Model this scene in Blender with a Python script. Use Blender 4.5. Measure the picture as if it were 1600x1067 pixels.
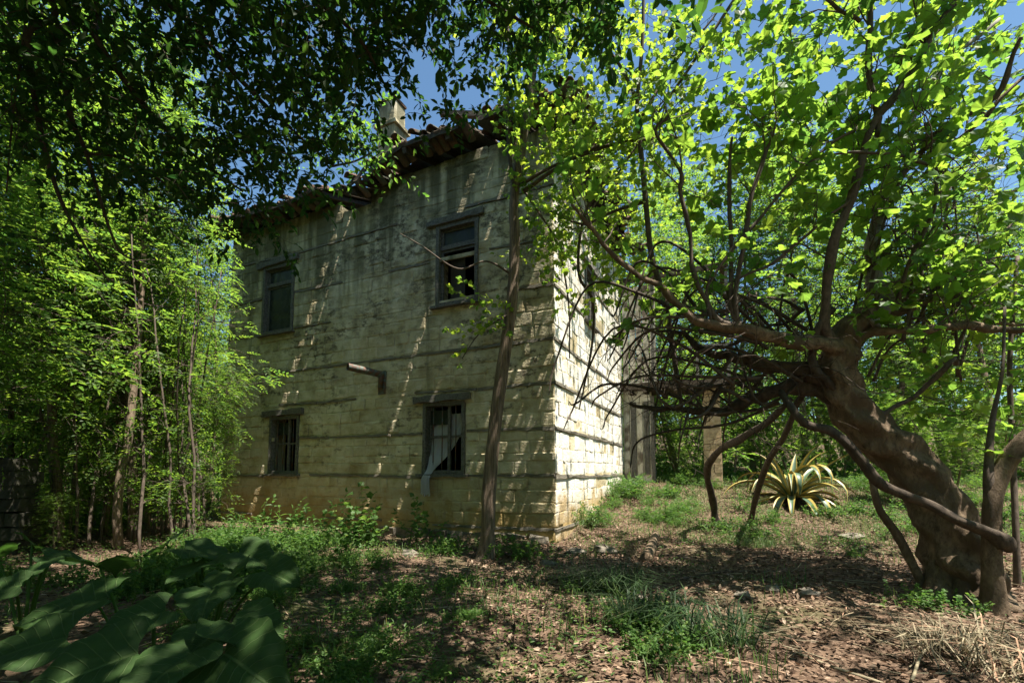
import bpy, math, random
import numpy as np
from mathutils import Vector, Matrix, Quaternion

for o in list(bpy.data.objects): bpy.data.objects.remove(o)
SC = bpy.context.scene
COL = SC.collection
PI = math.pi

# ------------------------------------------------------------------ camera
CAMZ = 1.25; FPX = 738.0; PITCH = math.radians(4.5)
cam = bpy.data.objects.new('camera', bpy.data.cameras.new('camera'))
COL.objects.link(cam)
cam.data.sensor_width = 36; cam.data.lens = FPX/1600*36
cam.data.shift_y = 0.0916
cam.data.clip_start = 0.05; cam.data.clip_end = 2000
cam.location = (0, 0, CAMZ); cam.rotation_euler = (PI/2+PITCH, 0, 0)
SC.camera = cam

# ------------------------------------------------------------------ frame of the house
TH = math.atan2(336, 738)
EX = Vector((math.cos(TH), -math.sin(TH), 0)); EY = Vector((math.sin(TH), math.cos(TH), 0))
CORNER = Vector((0.7757, 8.543, 0))

# ------------------------------------------------------------------ sky, sun, exposure
SUN = (EX*1.0 + EY*(-0.17) + Vector((0, 0, 2.6))).normalized()
w = bpy.data.worlds.new('World'); SC.world = w; w.use_nodes = True
nt = w.node_tree; bg = nt.nodes['Background']
sky = nt.nodes.new('ShaderNodeTexSky'); sky.sky_type = 'NISHITA'; sky.sun_disc = False
sky.sun_elevation = math.asin(SUN.z); sky.sun_rotation = math.atan2(SUN.x, SUN.y)
sky.air_density = 1.0; sky.dust_density = 0.6; sky.ozone_density = 0.2
tint = nt.nodes.new('ShaderNodeMixRGB'); tint.blend_type = 'MULTIPLY'; tint.inputs[0].default_value = 1; tint.inputs[2].default_value = (.93, 1.18, 1.24, 1)
nt.links.new(sky.outputs[0], tint.inputs[1]); nt.links.new(tint.outputs[0], bg.inputs[0]); bg.inputs[1].default_value = 0.05
sl = bpy.data.lights.new('sun', 'SUN'); sl.energy = 5.0; sl.angle = math.radians(0.5); sl.color = (1, 0.93, 0.82)
so = bpy.data.objects.new('sun', sl); COL.objects.link(so)
so.rotation_euler = SUN.to_track_quat('Z', 'Y').to_euler(); so.location = (10, -10, 30)
SC.view_settings.view_transform = 'Standard'; SC.view_settings.look = 'None'
SC.view_settings.gamma = 1; SC.view_settings.use_curve_mapping = False
SC.view_settings.exposure = 1.65
SC.render.engine = 'CYCLES'
SC.cycles.max_bounces = 7; SC.cycles.diffuse_bounces = 4; SC.cycles.transmission_bounces = 5

# ------------------------------------------------------------------ helpers
def at(px, py, Y):
    a = px-800.0; b = 680.0-py
    ry = FPX*math.cos(PITCH)-b*math.sin(PITCH); rz = FPX*math.sin(PITCH)+b*math.cos(PITCH)
    k = Y/ry
    return np.array((a*k, Y, CAMZ+rz*k))

def unit(v):
    v = np.asarray(v, float); n = np.linalg.norm(v, axis=-1, keepdims=True); n[n == 0] = 1
    return v/n

class Geo:
    def __init__(s): s.V = []; s.T = []; s.Q = []; s.UV = []; s.n = 0
    def add(s, V, T=None, Q=None, uv=None):
        V = np.asarray(V, float).reshape(-1, 3)
        if T is not None and len(T): s.T.append(np.asarray(T, int).reshape(-1, 3)+s.n)
        if Q is not None and len(Q): s.Q.append(np.asarray(Q, int).reshape(-1, 4)+s.n)
        s.V.append(V); s.UV.append(np.zeros((len(V), 2)) if uv is None else np.asarray(uv, float)); s.n += len(V)
    def mesh(s, name, mat=None, smooth=True):
        V = np.concatenate(s.V) if s.V else np.zeros((0, 3))
        T = np.concatenate(s.T) if s.T else np.zeros((0, 3), int)
        Q = np.concatenate(s.Q) if s.Q else np.zeros((0, 4), int)
        me = bpy.data.meshes.new(name)
        me.vertices.add(len(V)); me.vertices.foreach_set('co', V.astype(np.float32).ravel())
        li = np.concatenate([T.ravel(), Q.ravel()]).astype(np.int32)
        me.loops.add(len(li)); me.loops.foreach_set('vertex_index', li)
        st = np.concatenate([np.arange(len(T))*3, len(T)*3+np.arange(len(Q))*4]).astype(np.int32)
        me.polygons.add(len(st)); me.polygons.foreach_set('loop_start', st)
        me.polygons.foreach_set('use_smooth', np.full(len(st), smooth))
        uvs = np.concatenate(s.UV)
        if np.any(uvs):
            ul = me.uv_layers.new(name='UVMap'); ul.data.foreach_set('uv', uvs[li].astype(np.float32).ravel())
        me.update(calc_edges=True); me.validate()
        if mat: me.materials.append(mat)
        return me
    def build(s, name, mat, parent=None, smooth=True, **kw):
        return link(name, s.mesh(name, mat, smooth), parent, **kw)

def link(name, data, parent=None, loc=None, label=None, cat=None, group=None, kind=None):
    o = bpy.data.objects.new(name, data); COL.objects.link(o)
    if parent: o.parent = parent
    if loc is not None: o.location = loc
    return tag(o, label, cat, group, kind)

def tag(o, label=None, cat=None, group=None, kind=None):
    if label: o['label'] = label
    if cat: o['category'] = cat
    if group: o['group'] = group
    if kind: o['kind'] = kind
    return o

def thing(name, label, cat, loc=(0, 0, 0), group=None):
    return link(name, None, None, loc, label, cat, group)

def copy_tree(o, parent=None):
    c = o.copy(); COL.objects.link(c); c.parent = parent
    for ch in o.children: copy_tree(ch, c)
    return c

def catmull(P, sub):
    P = np.asarray(P, float); out = []
    E = np.vstack([2*P[0]-P[1], P, 2*P[-1]-P[-2]])
    for i in range(len(P)-1):
        p0, p1, p2, p3 = E[i:i+4]
        for t in np.arange(sub)/sub:
            out.append(0.5*((2*p1)+(-p0+p2)*t+(2*p0-5*p1+4*p2-p3)*t*t+(-p0+3*p1-3*p2+p3)*t**3))
    out.append(P[-1]); out = np.array(out)
    if out.shape[1] > 3: out[:, 3] = np.maximum(out[:, 3], 0.001)
    return out

def tube(G, P, R, sides=6, rough=0.0, rng=None, cap=True, lobes=0):
    P = np.asarray(P, float); n = len(P); R = np.broadcast_to(np.asarray(R, float), (n,))
    Tn = unit(np.gradient(P, axis=0))
    u = np.cross(Tn[0], (0, 0, 1.0)); 
    if np.linalg.norm(u) < .1: u = np.cross(Tn[0], (1.0, 0, 0))
    u = u/np.linalg.norm(u); ang = np.arange(sides)/sides*2*PI
    V = np.zeros((n, sides, 3)); uv = np.zeros((n, sides, 2)); L = 0
    for i in range(n):
        u = u-Tn[i]*np.dot(u, Tn[i]); u = u/(np.linalg.norm(u)+1e-9); v = np.cross(Tn[i], u)
        r = np.full(sides, R[i])
        if rough: r = r*(1+rough*rng.normal(size=sides))
        if lobes: r = r*(1+0.09*np.sin(ang*lobes+i*.23)+.06*np.sin(ang*2+i*.4+1))
        if sides > 30: r = r*(1+.028*np.sin(ang*11+i*.11+2*np.sin(i*.07))+.022*np.sin(ang*17-i*.07)*np.sin(i*.21)+.05*np.sin(ang+i*.19)*np.sin(i*.13+1))
        V[i] = P[i]+np.outer(np.cos(ang)*r, u)+np.outer(np.sin(ang)*r, v)
        if i: L += np.linalg.norm(P[i]-P[i-1])
        uv[i, :, 0] = .5+.5*np.cos(ang/2); uv[i, :, 1] = L+.001
    i, j = np.meshgrid(np.arange(n-1), np.arange(sides), indexing='ij'); j2 = (j+1) % sides
    Q = np.stack([i*sides+j, i*sides+j2, (i+1)*sides+j2, (i+1)*sides+j], -1).reshape(-1, 4)
    V = V.reshape(-1, 3); T = []
    if cap:
        V = np.vstack([V, P[0], P[-1]]); uv = np.vstack([uv.reshape(-1, 2), [[.5, .001], [.5, L+.001]]])
        a, b = n*sides, n*sides+1
        for k in range(sides):
            T.append((a, (k+1) % sides, k)); T.append((b, (n-1)*sides+k, (n-1)*sides+(k+1) % sides))
    G.add(V, T, Q, uv.reshape(-1, 2))

def box(G, c, s, R=None, jit=0, rng=None):
    c = np.asarray(c, float); h = np.asarray(s, float)/2
    V = np.array([(x, y, z) for x in (-1, 1) for y in (-1, 1) for z in (-1, 1)])*h
    if jit: V = V+rng.normal(size=V.shape)*jit
    if R is not None: V = V@np.asarray(R).T
    G.add(V+c, None, [(0, 1, 3, 2), (4, 6, 7, 5), (0, 4, 5, 1), (2, 3, 7, 6), (0, 2, 6, 4), (1, 5, 7, 3)])

def plank(G, a, b, wd, th, rng, n=5, jit=.004, upv=(0, 0, 1)):
    """a weathered board or beam between two points, its edges worn out of true"""
    a = np.asarray(a, float); b = np.asarray(b, float); d = unit(b-a); s = unit(np.cross(d, upv)); u = np.cross(s, d)
    rows = []
    for i in range(n+1):
        c = a+(b-a)*i/n
        for (x, y) in ((-1, -1), (1, -1), (1, 1), (-1, 1)):
            rows.append(c+s*x*(th/2+rng.normal()*jit*.5)+u*y*(wd/2+rng.normal()*jit))
    Q = [(i*4+k, i*4+(k+1) % 4, (i+1)*4+(k+1) % 4, (i+1)*4+k) for i in range(n) for k in range(4)]
    Q += [(3, 2, 1, 0), (n*4, n*4+1, n*4+2, n*4+3)]
    G.add(rows, None, Q)

# ---- leaf shapes: (verts, tris), along +y from the origin, unit length
def tmpl_oval(wd=.5, fold=.08):
    V = [(0, 0, 0), (-wd*.42, .3, fold), (-wd*.4, .66, fold), (0, 1, -.05), (wd*.4, .66, fold), (wd*.42, .3, fold), (0, .5, 0)]
    return np.array(V), np.array([(0, 6, 1), (1, 6, 2), (2, 6, 3), (3, 6, 4), (4, 6, 5), (5, 6, 0)])
def tmpl_small(wd=.45, fold=.06):
    return np.array([(0, 0, 0), (-wd/2, .5, fold), (0, 1, -.04), (wd/2, .5, fold)]), np.array([(0, 2, 1), (0, 3, 2)])
def tmpl_lobed(seed=0, deep=.45, lobes=5):
    r = random.Random(seed); pts = []
    N = 4*lobes+1
    for i in range(N):
        a = -PI*.86+2*PI*.86*i/(N-1)
        ph = (i % 4)
        rad = (.5, .34*(1.3-deep)+.05, .5, .56)[ph] if False else (.30+.26*(.5+.5*math.cos(2*PI*(i/(4)-.5))) if i not in (0, N-1) else .3)
        rad = .56*(1-deep*(.5+.5*math.cos(2*PI*i/4))) if 0 < i < N-1 else .34
        rad *= r.uniform(.92, 1.08)*(1.0-.22*abs(a)/PI)
        pts.append((math.sin(a)*rad, .38+math.cos(a)*rad*1.08, .07*math.cos(3*a+seed)+r.uniform(-.04, .04)-.35*rad*rad+.16*abs(math.sin(a))*rad))
    V = [(0, .30, .03)]+pts+[(0, .12, 0)]
    n = len(pts); T = [(0, i+1, i) for i in range(1, n)]+[(0, n+1, n), (0, 1, n+1)]
    V = np.array(V); V[:, 1] -= .1
    return V, np.array(T)
TS = tmpl_small(); TO = tmpl_oval(); TG = [tmpl_lobed(i, .30) for i in range(4)]; TV = [tmpl_lobed(i+9, .22) for i in range(3)]

def leaves(G, P, D, N, S, tm):
    P = np.asarray(P, float)
    if len(P) == 0: return
    D = unit(D); X = unit(np.cross(D, N)); Z = np.cross(X, D); S = np.broadcast_to(np.asarray(S, float), (len(P),))
    tv, tf = tm; k = len(tv)
    V = P[:, None, :]+S[:, None, None]*(tv[None, :, 0:1]*X[:, None, :]+tv[None, :, 1:2]*D[:, None, :]+tv[None, :, 2:3]*Z[:, None, :])
    T = tf[None]+(np.arange(len(P))*k)[:, None, None]
    G.add(V.reshape(-1, 3), T.reshape(-1, 3))

def compound(G, A, D, rng, L=.22, pairs=5, tm=TS, lw=.30, droop=.3):
    """pinnate leaves: paired leaflets along a drooping stalk"""
    A = np.asarray(A, float); M = len(A)
    if M == 0: return
    D = unit(D); Ls = L*rng.uniform(.7, 1.25, M)
    up = unit(np.array([0, 0, 1.0])+rng.normal(size=(M, 3))*.28)
    X = unit(np.cross(D, up)); Z = np.cross(X, D)
    for k in range(pairs):
        s = .2+.8*(k+.5)/pairs
        base = A+D*(Ls*s)[:, None]-np.array([0, 0, 1.0])*(droop*Ls*s*s)[:, None]
        for sd in (-1, 1):
            d = X*sd*.9+D*.45-np.array([0, 0, .12])+rng.normal(size=(M, 3))*.12
            leaves(G, base, d, Z+rng.normal(size=(M, 3))*.25, Ls*lw*(1-.35*abs(s-.5))*rng.uniform(.8, 1.1, M), tm)
    base = A+D*Ls[:, None]-np.array([0, 0, 1.0])*(droop*Ls)[:, None]
    leaves(G, base, D-np.array([0, 0, .3]), Z, Ls*lw*.9, tm)

def walk(p, d, L, n, rng, wig=.25, lift=0.0):
    """a wandering twig line from p along d"""
    P = [np.asarray(p, float)]; d = unit(d)
    for i in range(n):
        d = unit(d+rng.normal(size=3)*wig+np.array([0, 0, lift])); P.append(P[-1]+d*L/n)
    return np.array(P)

def rdir(rng, z=0.0, zs=.5):
    a = rng.uniform(0, 2*PI); return unit(np.array([math.cos(a), math.sin(a), z+rng.normal()*zs]))

# ------------------------------------------------------------------ materials
def mat(name):
    m = bpy.data.materials.new(name); m.use_nodes = True; t = m.node_tree
    return m, t, t.nodes['Principled BSDF'], lambda k, **kw: _nd(t, k, **kw)
def _nd(t, k, **kw):
    n = t.nodes.new('ShaderNode'+k)
    for a, v in kw.items():
        if a.startswith('i_'):
            key = a[2:]; n.inputs[int(key) if key.isdigit() else key.replace('_', ' ')].default_value = v
        else: setattr(n, a, v)
    return n
def ramp(t, stops, interp='LINEAR'):
    r = t.nodes.new('ShaderNodeValToRGB'); e = r.color_ramp.elements; r.color_ramp.interpolation = interp
    while len(e) < len(stops): e.new(.5)
    for q, (p, c) in zip(e, stops): q.position = p; q.color = (*c, 1) if len(c) == 3 else c
    return r
def g3(v): return (v, v, v)

def leaf_mat(name, c0, c1, tr, trf=.5, rough=.5, spec=.3, hi=None):
    m, t, b, N = mat(name); L = t.links.new
    g = N('NewGeometry'); r = ramp(t, [(0, c0), (.85, c1), (1, hi or tuple(min(1, x*1.3) for x in (c1[0]*1.5, c1[1], c1[2])))])
    L(g.outputs['Random Per Island'], r.inputs[0])
    no = N('TexNoise', i_Scale=9.0); mx = N('MixRGB', blend_type='MULTIPLY', i_Fac=.5)
    cr = ramp(t, [(.3, g3(.6)), (.7, g3(1.15))]); L(no.outputs[0], cr.inputs[0]); L(r.outputs[0], mx.inputs[1]); L(cr.outputs[0], mx.inputs[2])
    L(mx.outputs[0], b.inputs['Base Color']); b.inputs['Roughness'].default_value = rough; b.inputs['Specular IOR Level'].default_value = spec
    tl = N('BsdfTranslucent'); ms = N('MixShader', i_Fac=trf)
    r2 = ramp(t, [(0, (tr[0]*.35, tr[1]*.55, tr[2])), (.5, (tr[0]*.7, tr[1]*.85, tr[2])), (1, tr)]); L(g.outputs['Random Per Island'], r2.inputs[0]); L(r2.outputs[0], tl.inputs[0])
    L(b.outputs[0], ms.inputs[1]); L(tl.outputs[0], ms.inputs[2])
    L(ms.outputs[0], t.nodes['Material Output'].inputs[0]); return m

def bark_mat(name, c0, c1, scale=18, stretch=(1, 1, .15), bump=.6, dist=.02, patch=None):
    m, t, b, N = mat(name); L = t.links.new
    tc = N('NewGeometry'); mp = N('Mapping'); mp.inputs['Scale'].default_value = stretch
    L(tc.outputs['Position'], mp.inputs[0])
    no = N('TexNoise', i_Scale=scale, i_Detail=9.0, i_Roughness=.72); L(mp.outputs[0], no.inputs[0])
    r = ramp(t, [(.32, c0), (.62, c1)]); L(no.outputs[0], r.inputs[0])
    col = r.outputs[0]
    n2 = N('TexNoise', i_Scale=3.5, i_Detail=5.0); L(tc.outputs['Position'], n2.inputs[0])
    r2 = ramp(t, [(.45, g3(0)), (.62, g3(1))]); L(n2.outputs[0], r2.inputs[0])
    if patch:
        mx = N('MixRGB'); L(r2.outputs[0], mx.inputs[0]); L(col, mx.inputs[1]); mx.inputs[2].default_value = (*patch, 1); col = mx.outputs[0]
    L(col, b.inputs['Base Color']); b.inputs['Roughness'].default_value = .85; b.inputs['Specular IOR Level'].default_value = .2
    bp = N('Bump', i_Strength=bump, i_Distance=dist); L(no.outputs[0], bp.inputs['Height']); L(bp.outputs[0], b.inputs['Normal'])
    return m

def rough_mat(name, c0, c1, scale=6, bump=.3, dist=.01, rough=.9, stretch=(1, 1, 1)):
    return bark_mat(name, c0, c1, scale, stretch, bump, dist)

M = {}
M['litbough'] = leaf_mat('sunlit_bough_leaf', (.035, .085, .012), (.075, .15, .02), (.30, .50, .05), .5)  # brighter leaf for the outer bough, sunlight put into its colour
M['thicket'] = leaf_mat('thicket_leaf', (.03, .07, .012), (.065, .12, .02), (.36, .52, .05), .5)
M['vine'] = leaf_mat('vine_leaf', (.05, .10, .012), (.10, .17, .02), (.50, .62, .05), .55)
M['figleaf'] = leaf_mat('fig_leaf', (.03, .085, .015), (.06, .14, .025), (.40, .56, .05), .55, .5)
M['dark'] = leaf_mat('shaded_overhang_leaf', (.012, .028, .008), (.026, .05, .012), (.12, .26, .03), .35, .65, .15)  # darker leaf of the same tree, canopy shade put into its colour
M['weed'] = leaf_mat('weed_leaf', (.04, .09, .015), (.075, .15, .03), (.22, .38, .05), .4)
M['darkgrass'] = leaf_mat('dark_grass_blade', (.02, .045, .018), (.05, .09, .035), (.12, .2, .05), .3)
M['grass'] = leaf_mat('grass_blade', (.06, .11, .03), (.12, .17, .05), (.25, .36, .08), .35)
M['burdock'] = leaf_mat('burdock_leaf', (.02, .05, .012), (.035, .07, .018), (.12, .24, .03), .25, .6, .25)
def add_veins(m):
    t = m.node_tree; L = t.links.new; b = t.nodes['Principled BSDF']; N = lambda k, **kw: _nd(t, k, **kw)
    uv = N('UVMap'); sx = N('SeparateXYZ'); L(uv.outputs[0], sx.inputs[0])
    a = N('Math', operation='SUBTRACT'); L(sx.outputs[0], a.inputs[0]); a.inputs[1].default_value = .5; ab = N('Math', operation='ABSOLUTE'); L(a.outputs[0], ab.inputs[0])
    k1 = N('Math', operation='MULTIPLY'); L(sx.outputs[1], k1.inputs[0]); k1.inputs[1].default_value = 8; k2 = N('Math', operation='MULTIPLY_ADD'); L(ab.outputs[0], k2.inputs[0]); k2.inputs[1].default_value = -5; L(k1.outputs[0], k2.inputs[2])
    fr = N('Math', operation='PINGPONG'); L(k2.outputs[0], fr.inputs[0]); fr.inputs[1].default_value = .5
    r1 = ramp(t, [(0, g3(1)), (.03, g3(.7)), (.07, g3(0))]); L(fr.outputs[0], r1.inputs[0]); r2 = ramp(t, [(0, g3(1)), (.012, g3(.8)), (.025, g3(0))]); L(ab.outputs[0], r2.inputs[0])
    mx = N('MixRGB', blend_type='LIGHTEN', i_Fac=1.0); L(r1.outputs[0], mx.inputs[1]); L(r2.outputs[0], mx.inputs[2])
    src = b.inputs['Base Color'].links[0].from_socket; m2 = N('MixRGB'); f = N('Math', operation='MULTIPLY'); L(mx.outputs[0], f.inputs[0]); f.inputs[1].default_value = .45
    L(f.outputs[0], m2.inputs[0]); L(src, m2.inputs[1]); m2.inputs[2].default_value = (.13, .19, .07, 1); L(m2.outputs[0], b.inputs['Base Color'])
    no = N('TexNoise', i_Scale=60.0, i_Detail=4.0); g = N('NewGeometry'); L(g.outputs['Position'], no.inputs[0]); h = N('MixRGB', i_Fac=.35); L(mx.outputs[0], h.inputs[1]); L(no.outputs[0], h.inputs[2])
    bp = N('Bump', i_Strength=.8, i_Distance=.006); L(h.outputs[0], bp.inputs['Height']); L(bp.outputs[0], b.inputs['Normal'])

add_veins(M['burdock'])
M['dryleaf'] = leaf_mat('dry_leaf', (.045, .027, .018), (.235, .155, .105), (.18, .10, .06), .12, .85, .1, (.40, .31, .23))
M['straw'] = leaf_mat('straw', (.15, .12, .07), (.34, .29, .19), (.2, .16, .08), .15, .7)
M['bark'] = bark_mat('furrowed_bark', (.05, .036, .026), (.26, .195, .14), 26, (1, 1, .1), 1.0, .03)
M['fig'] = bark_mat('fig_bark', (.045, .031, .02), (.26, .19, .125), 16, (1, 1, .5), 1.0, .05, (.12, .085, .055))
M['figpale'] = bark_mat('fig_pale_bark', (.11, .10, .085), (.26, .24, .205), 10, (1, 1, .6), .4, .01)
M['twig'] = bark_mat('twig_bark', (.05, .04, .032), (.13, .10, .078), 30, (1, 1, .5), .4, .01)
M['deadwood'] = bark_mat('dead_wood', (.026, .020, .016), (.09, .068, .05), 14, (1, 1, .4), .7, .02)
M['wood'] = bark_mat('weathered_wood', (.045, .043, .036), (.17, .16, .14), 22, (1, 1, 1), .6, .01)
M['woodband'] = bark_mat('band_wood', (.07, .062, .05), (.24, .215, .17), 20, (.4, .4, 3), .7, .015)
M['darkwood'] = bark_mat('dark_wood', (.03, .024, .018), (.09, .07, .05), 15, (1, 1, 1), .6, .015)
M['tile'] = bark_mat('clay_tile', (.06, .038, .026), (.17, .10, .068), 9, (1, 1, 1), .4, .01, (.09, .085, .06))
M['inside'] = rough_mat('shaded_interior_plaster', (.05, .045, .035), (.09, .08, .06))  # darkness of the rooms put into the plaster colour

def wall_material(name, grime_shade=1.0, lc=((.38, .31, .17), (.54, .475, .32), (.68, .61, .46))):
    """limewash over rough stone: worn through to grey stone in patches, ochre clay near the ground, dark run-off and painted eave shade higher up"""
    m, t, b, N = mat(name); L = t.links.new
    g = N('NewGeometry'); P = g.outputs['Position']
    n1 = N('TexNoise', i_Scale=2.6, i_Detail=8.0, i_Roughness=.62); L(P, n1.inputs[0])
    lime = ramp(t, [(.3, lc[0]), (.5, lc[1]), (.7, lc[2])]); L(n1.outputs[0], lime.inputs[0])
    # worn patches
    mp = N('Mapping'); mp.inputs['Scale'].default_value = (1, 1, 1.6); L(P, mp.inputs[0])
    n2 = N('TexNoise', i_Scale=5.2, i_Detail=7.0, i_Roughness=.68); L(mp.outputs[0], n2.inputs[0])
    sx = N('SeparateXYZ'); L(P, sx.inputs[0])
    mr = N('MapRange'); mr.inputs[1].default_value = 1.0; mr.inputs[2].default_value = 5.5; mr.inputs[3].default_value = -.055; mr.inputs[4].default_value = .055
    L(sx.outputs[2], mr.inputs[0])
    ad = N('Math', operation='ADD'); L(n2.outputs[0], ad.inputs[0]); L(mr.outputs[0], ad.inputs[1])
    wr = ramp(t, [(.50, g3(0)), (.62, g3(grime_shade))]); L(ad.outputs[0], wr.inputs[0])
    n3 = N('TexNoise', i_Scale=24.0, i_Detail=5.0); L(P, n3.inputs[0])
    st = ramp(t, [(.35, (.085, .072, .05)), (.65, (.28, .24, .17))]); L(n3.outputs[0], st.inputs[0])
    n6 = N('TexNoise', i_Scale=.75, i_Detail=4.0); L(mp.outputs[0], n6.inputs[0]); ar = ramp(t, [(.38, g3(.08)), (.60, g3(1))]); L(n6.outputs[0], ar.inputs[0])
    wm = N('Math', operation='MULTIPLY'); L(wr.outputs[0], wm.inputs[0]); L(ar.outputs[0], wm.inputs[1])
    mx = N('MixRGB'); L(wm.outputs[0], mx.inputs[0]); L(lime.outputs[0], mx.inputs[1]); L(st.outputs[0], mx.inputs[2])
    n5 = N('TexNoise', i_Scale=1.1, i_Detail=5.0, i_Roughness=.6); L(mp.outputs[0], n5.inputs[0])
    bl = ramp(t, [(.48, g3(0)), (.68, g3(.6*grime_shade))]); L(n5.outputs[0], bl.inputs[0])
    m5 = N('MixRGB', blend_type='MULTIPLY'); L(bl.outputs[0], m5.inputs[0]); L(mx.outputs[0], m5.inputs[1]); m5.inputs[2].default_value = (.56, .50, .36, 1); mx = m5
    # run-off streaks, denser upward, with eave shade put into their darkening
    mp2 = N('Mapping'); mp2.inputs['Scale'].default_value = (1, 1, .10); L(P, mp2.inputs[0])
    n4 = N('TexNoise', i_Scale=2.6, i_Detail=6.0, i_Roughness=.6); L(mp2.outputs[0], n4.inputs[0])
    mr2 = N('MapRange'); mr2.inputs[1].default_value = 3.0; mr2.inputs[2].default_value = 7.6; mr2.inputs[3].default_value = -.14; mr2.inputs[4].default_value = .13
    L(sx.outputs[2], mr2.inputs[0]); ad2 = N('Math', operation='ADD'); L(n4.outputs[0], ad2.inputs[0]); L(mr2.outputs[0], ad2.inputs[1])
    sr = ramp(t, [(.5, g3(0)), (.66, g3(.82*grime_shade))]); L(ad2.outputs[0], sr.inputs[0])
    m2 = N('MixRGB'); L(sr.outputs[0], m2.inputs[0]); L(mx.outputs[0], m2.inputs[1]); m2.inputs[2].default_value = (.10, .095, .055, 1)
    # clay splash near the ground
    mr3 = N('MapRange'); mr3.inputs[1].default_value = 1.5; mr3.inputs[2].default_value = .1; mr3.inputs[3].default_value = -.25; mr3.inputs[4].default_value = .22
    L(sx.outputs[2], mr3.inputs[0]); ad3 = N('Math', operation='ADD'); L(n1.outputs[0], ad3.inputs[0]); L(mr3.outputs[0], ad3.inputs[1])
    cl = ramp(t, [(.42, g3(0)), (.64, g3(.85))]); L(ad3.outputs[0], cl.inputs[0])
    m3 = N('MixRGB'); L(cl.outputs[0], m3.inputs[0]); L(m2.outputs[0], m3.inputs[1]); m3.inputs[2].default_value = (.34, .23, .085, 1)
    # each stone slightly its own tone
    oi = N('ObjectInfo'); rr = ramp(t, [(0, g3(.88)), (1, g3(1.05))]); 
    sm = N('Math', operation='ADD'); L(oi.outputs['Random'], sm.inputs[0]); L(g.outputs['Random Per Island'], sm.inputs[1])
    fr = N('Math', operation='FRACT'); L(sm.outputs[0], fr.inputs[0]); L(fr.outputs[0], rr.inputs[0])
    m4 = N('MixRGB', blend_type='MULTIPLY', i_Fac=1.0); L(m3.outputs[0], m4.inputs[1]); L(rr.outputs[0], m4.inputs[2])
    L(m4.outputs[0], b.inputs['Base Color']); b.inputs['Roughness'].default_value = .92; b.inputs['Specular IOR Level'].default_value = .1
    hb = N('MixRGB', blend_type='MIX', i_Fac=.45); L(n2.outputs[0], hb.inputs[1]); L(n3.outputs[0], hb.inputs[2])
    bp = N('Bump', i_Strength=.85, i_Distance=.032); L(hb.outputs[0], bp.inputs['Height']); L(bp.outputs[0], b.inputs['Normal'])
    return m
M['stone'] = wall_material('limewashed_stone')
M['stonew'] = wall_material('limewashed_stone_sunlit', .5, ((.62, .58, .47), (.76, .73, .64), (.84, .82, .75)))  # whiter side-wall limewash, with sun brightness put into its colour
M['joint'] = rough_mat('lime_mortar', (.22, .20, .14), (.42, .39, .28), 12, .5, .01)
M['darkrock'] = rough_mat('dark_rock', (.025, .025, .018), (.07, .065, .05), 8, .7, .02)  # darker tones than the grey rock
M['sandstone'] = rough_mat('warm_sandstone', (.30, .21, .12), (.52, .40, .26), 9, .6, .015)
M['oldboard'] = bark_mat('flaking_painted_board', (.34, .30, .22), (.64, .60, .50), 9, (1, 1, .3), .6, .01, (.15, .12, .09))
M['rock'] = rough_mat('grey_rock', (.07, .06, .045), (.20, .175, .14), 8, .7, .02)

def simple(name, c, rough=.6, metal=0):
    m, t, b, N = mat(name); b.inputs['Base Color'].default_value = (*c, 1); b.inputs['Roughness'].default_value = rough; b.inputs['Metallic'].default_value = metal
    return m
def rust_mat():
    m, t, b, N = mat('rusty_pipe'); L = t.links.new
    g = N('NewGeometry'); n = N('TexNoise', i_Scale=9.0, i_Detail=6.0); L(g.outputs['Position'], n.inputs[0])
    r = ramp(t, [(.4, (.10, .13, .11)), (.5, (.09, .06, .045)), (.62, (.16, .065, .03))]); L(n.outputs[0], r.inputs[0])
    L(r.outputs[0], b.inputs['Base Color']); b.inputs['Roughness'].default_value = .7; return m
M['rust'] = rust_mat()
def glass_mat():
    m, t, b, N = mat('dusty_glass'); L = t.links.new
    g = N('NewGeometry'); n = N('TexNoise', i_Scale=6.0, i_Detail=5.0); L(g.outputs['Position'], n.inputs[0])
    r = ramp(t, [(.4, g3(.12)), (.7, g3(.5))]); L(n.outputs[0], r.inputs[0]); L(r.outputs[0], b.inputs['Roughness'])
    b.inputs['Base Color'].default_value = (.03, .035, .03, 1); b.inputs['Specular IOR Level'].default_value = .15
    return m
M['glass'] = glass_mat()
def cloth_mat():
    m, t, b, N = mat('lace_cloth'); L = t.links.new
    b.inputs['Base Color'].default_value = (.55, .54, .56, 1); b.inputs['Roughness'].default_value = .9
    tl = N('BsdfTranslucent'); tl.inputs[0].default_value = (.5, .5, .52, 1); ms = N('MixShader', i_Fac=.3)
    L(b.outputs[0], ms.inputs[1]); L(tl.outputs[0], ms.inputs[2]); L(ms.outputs[0], t.nodes['Material Output'].inputs[0]); return m
M['cloth'] = cloth_mat()
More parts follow.
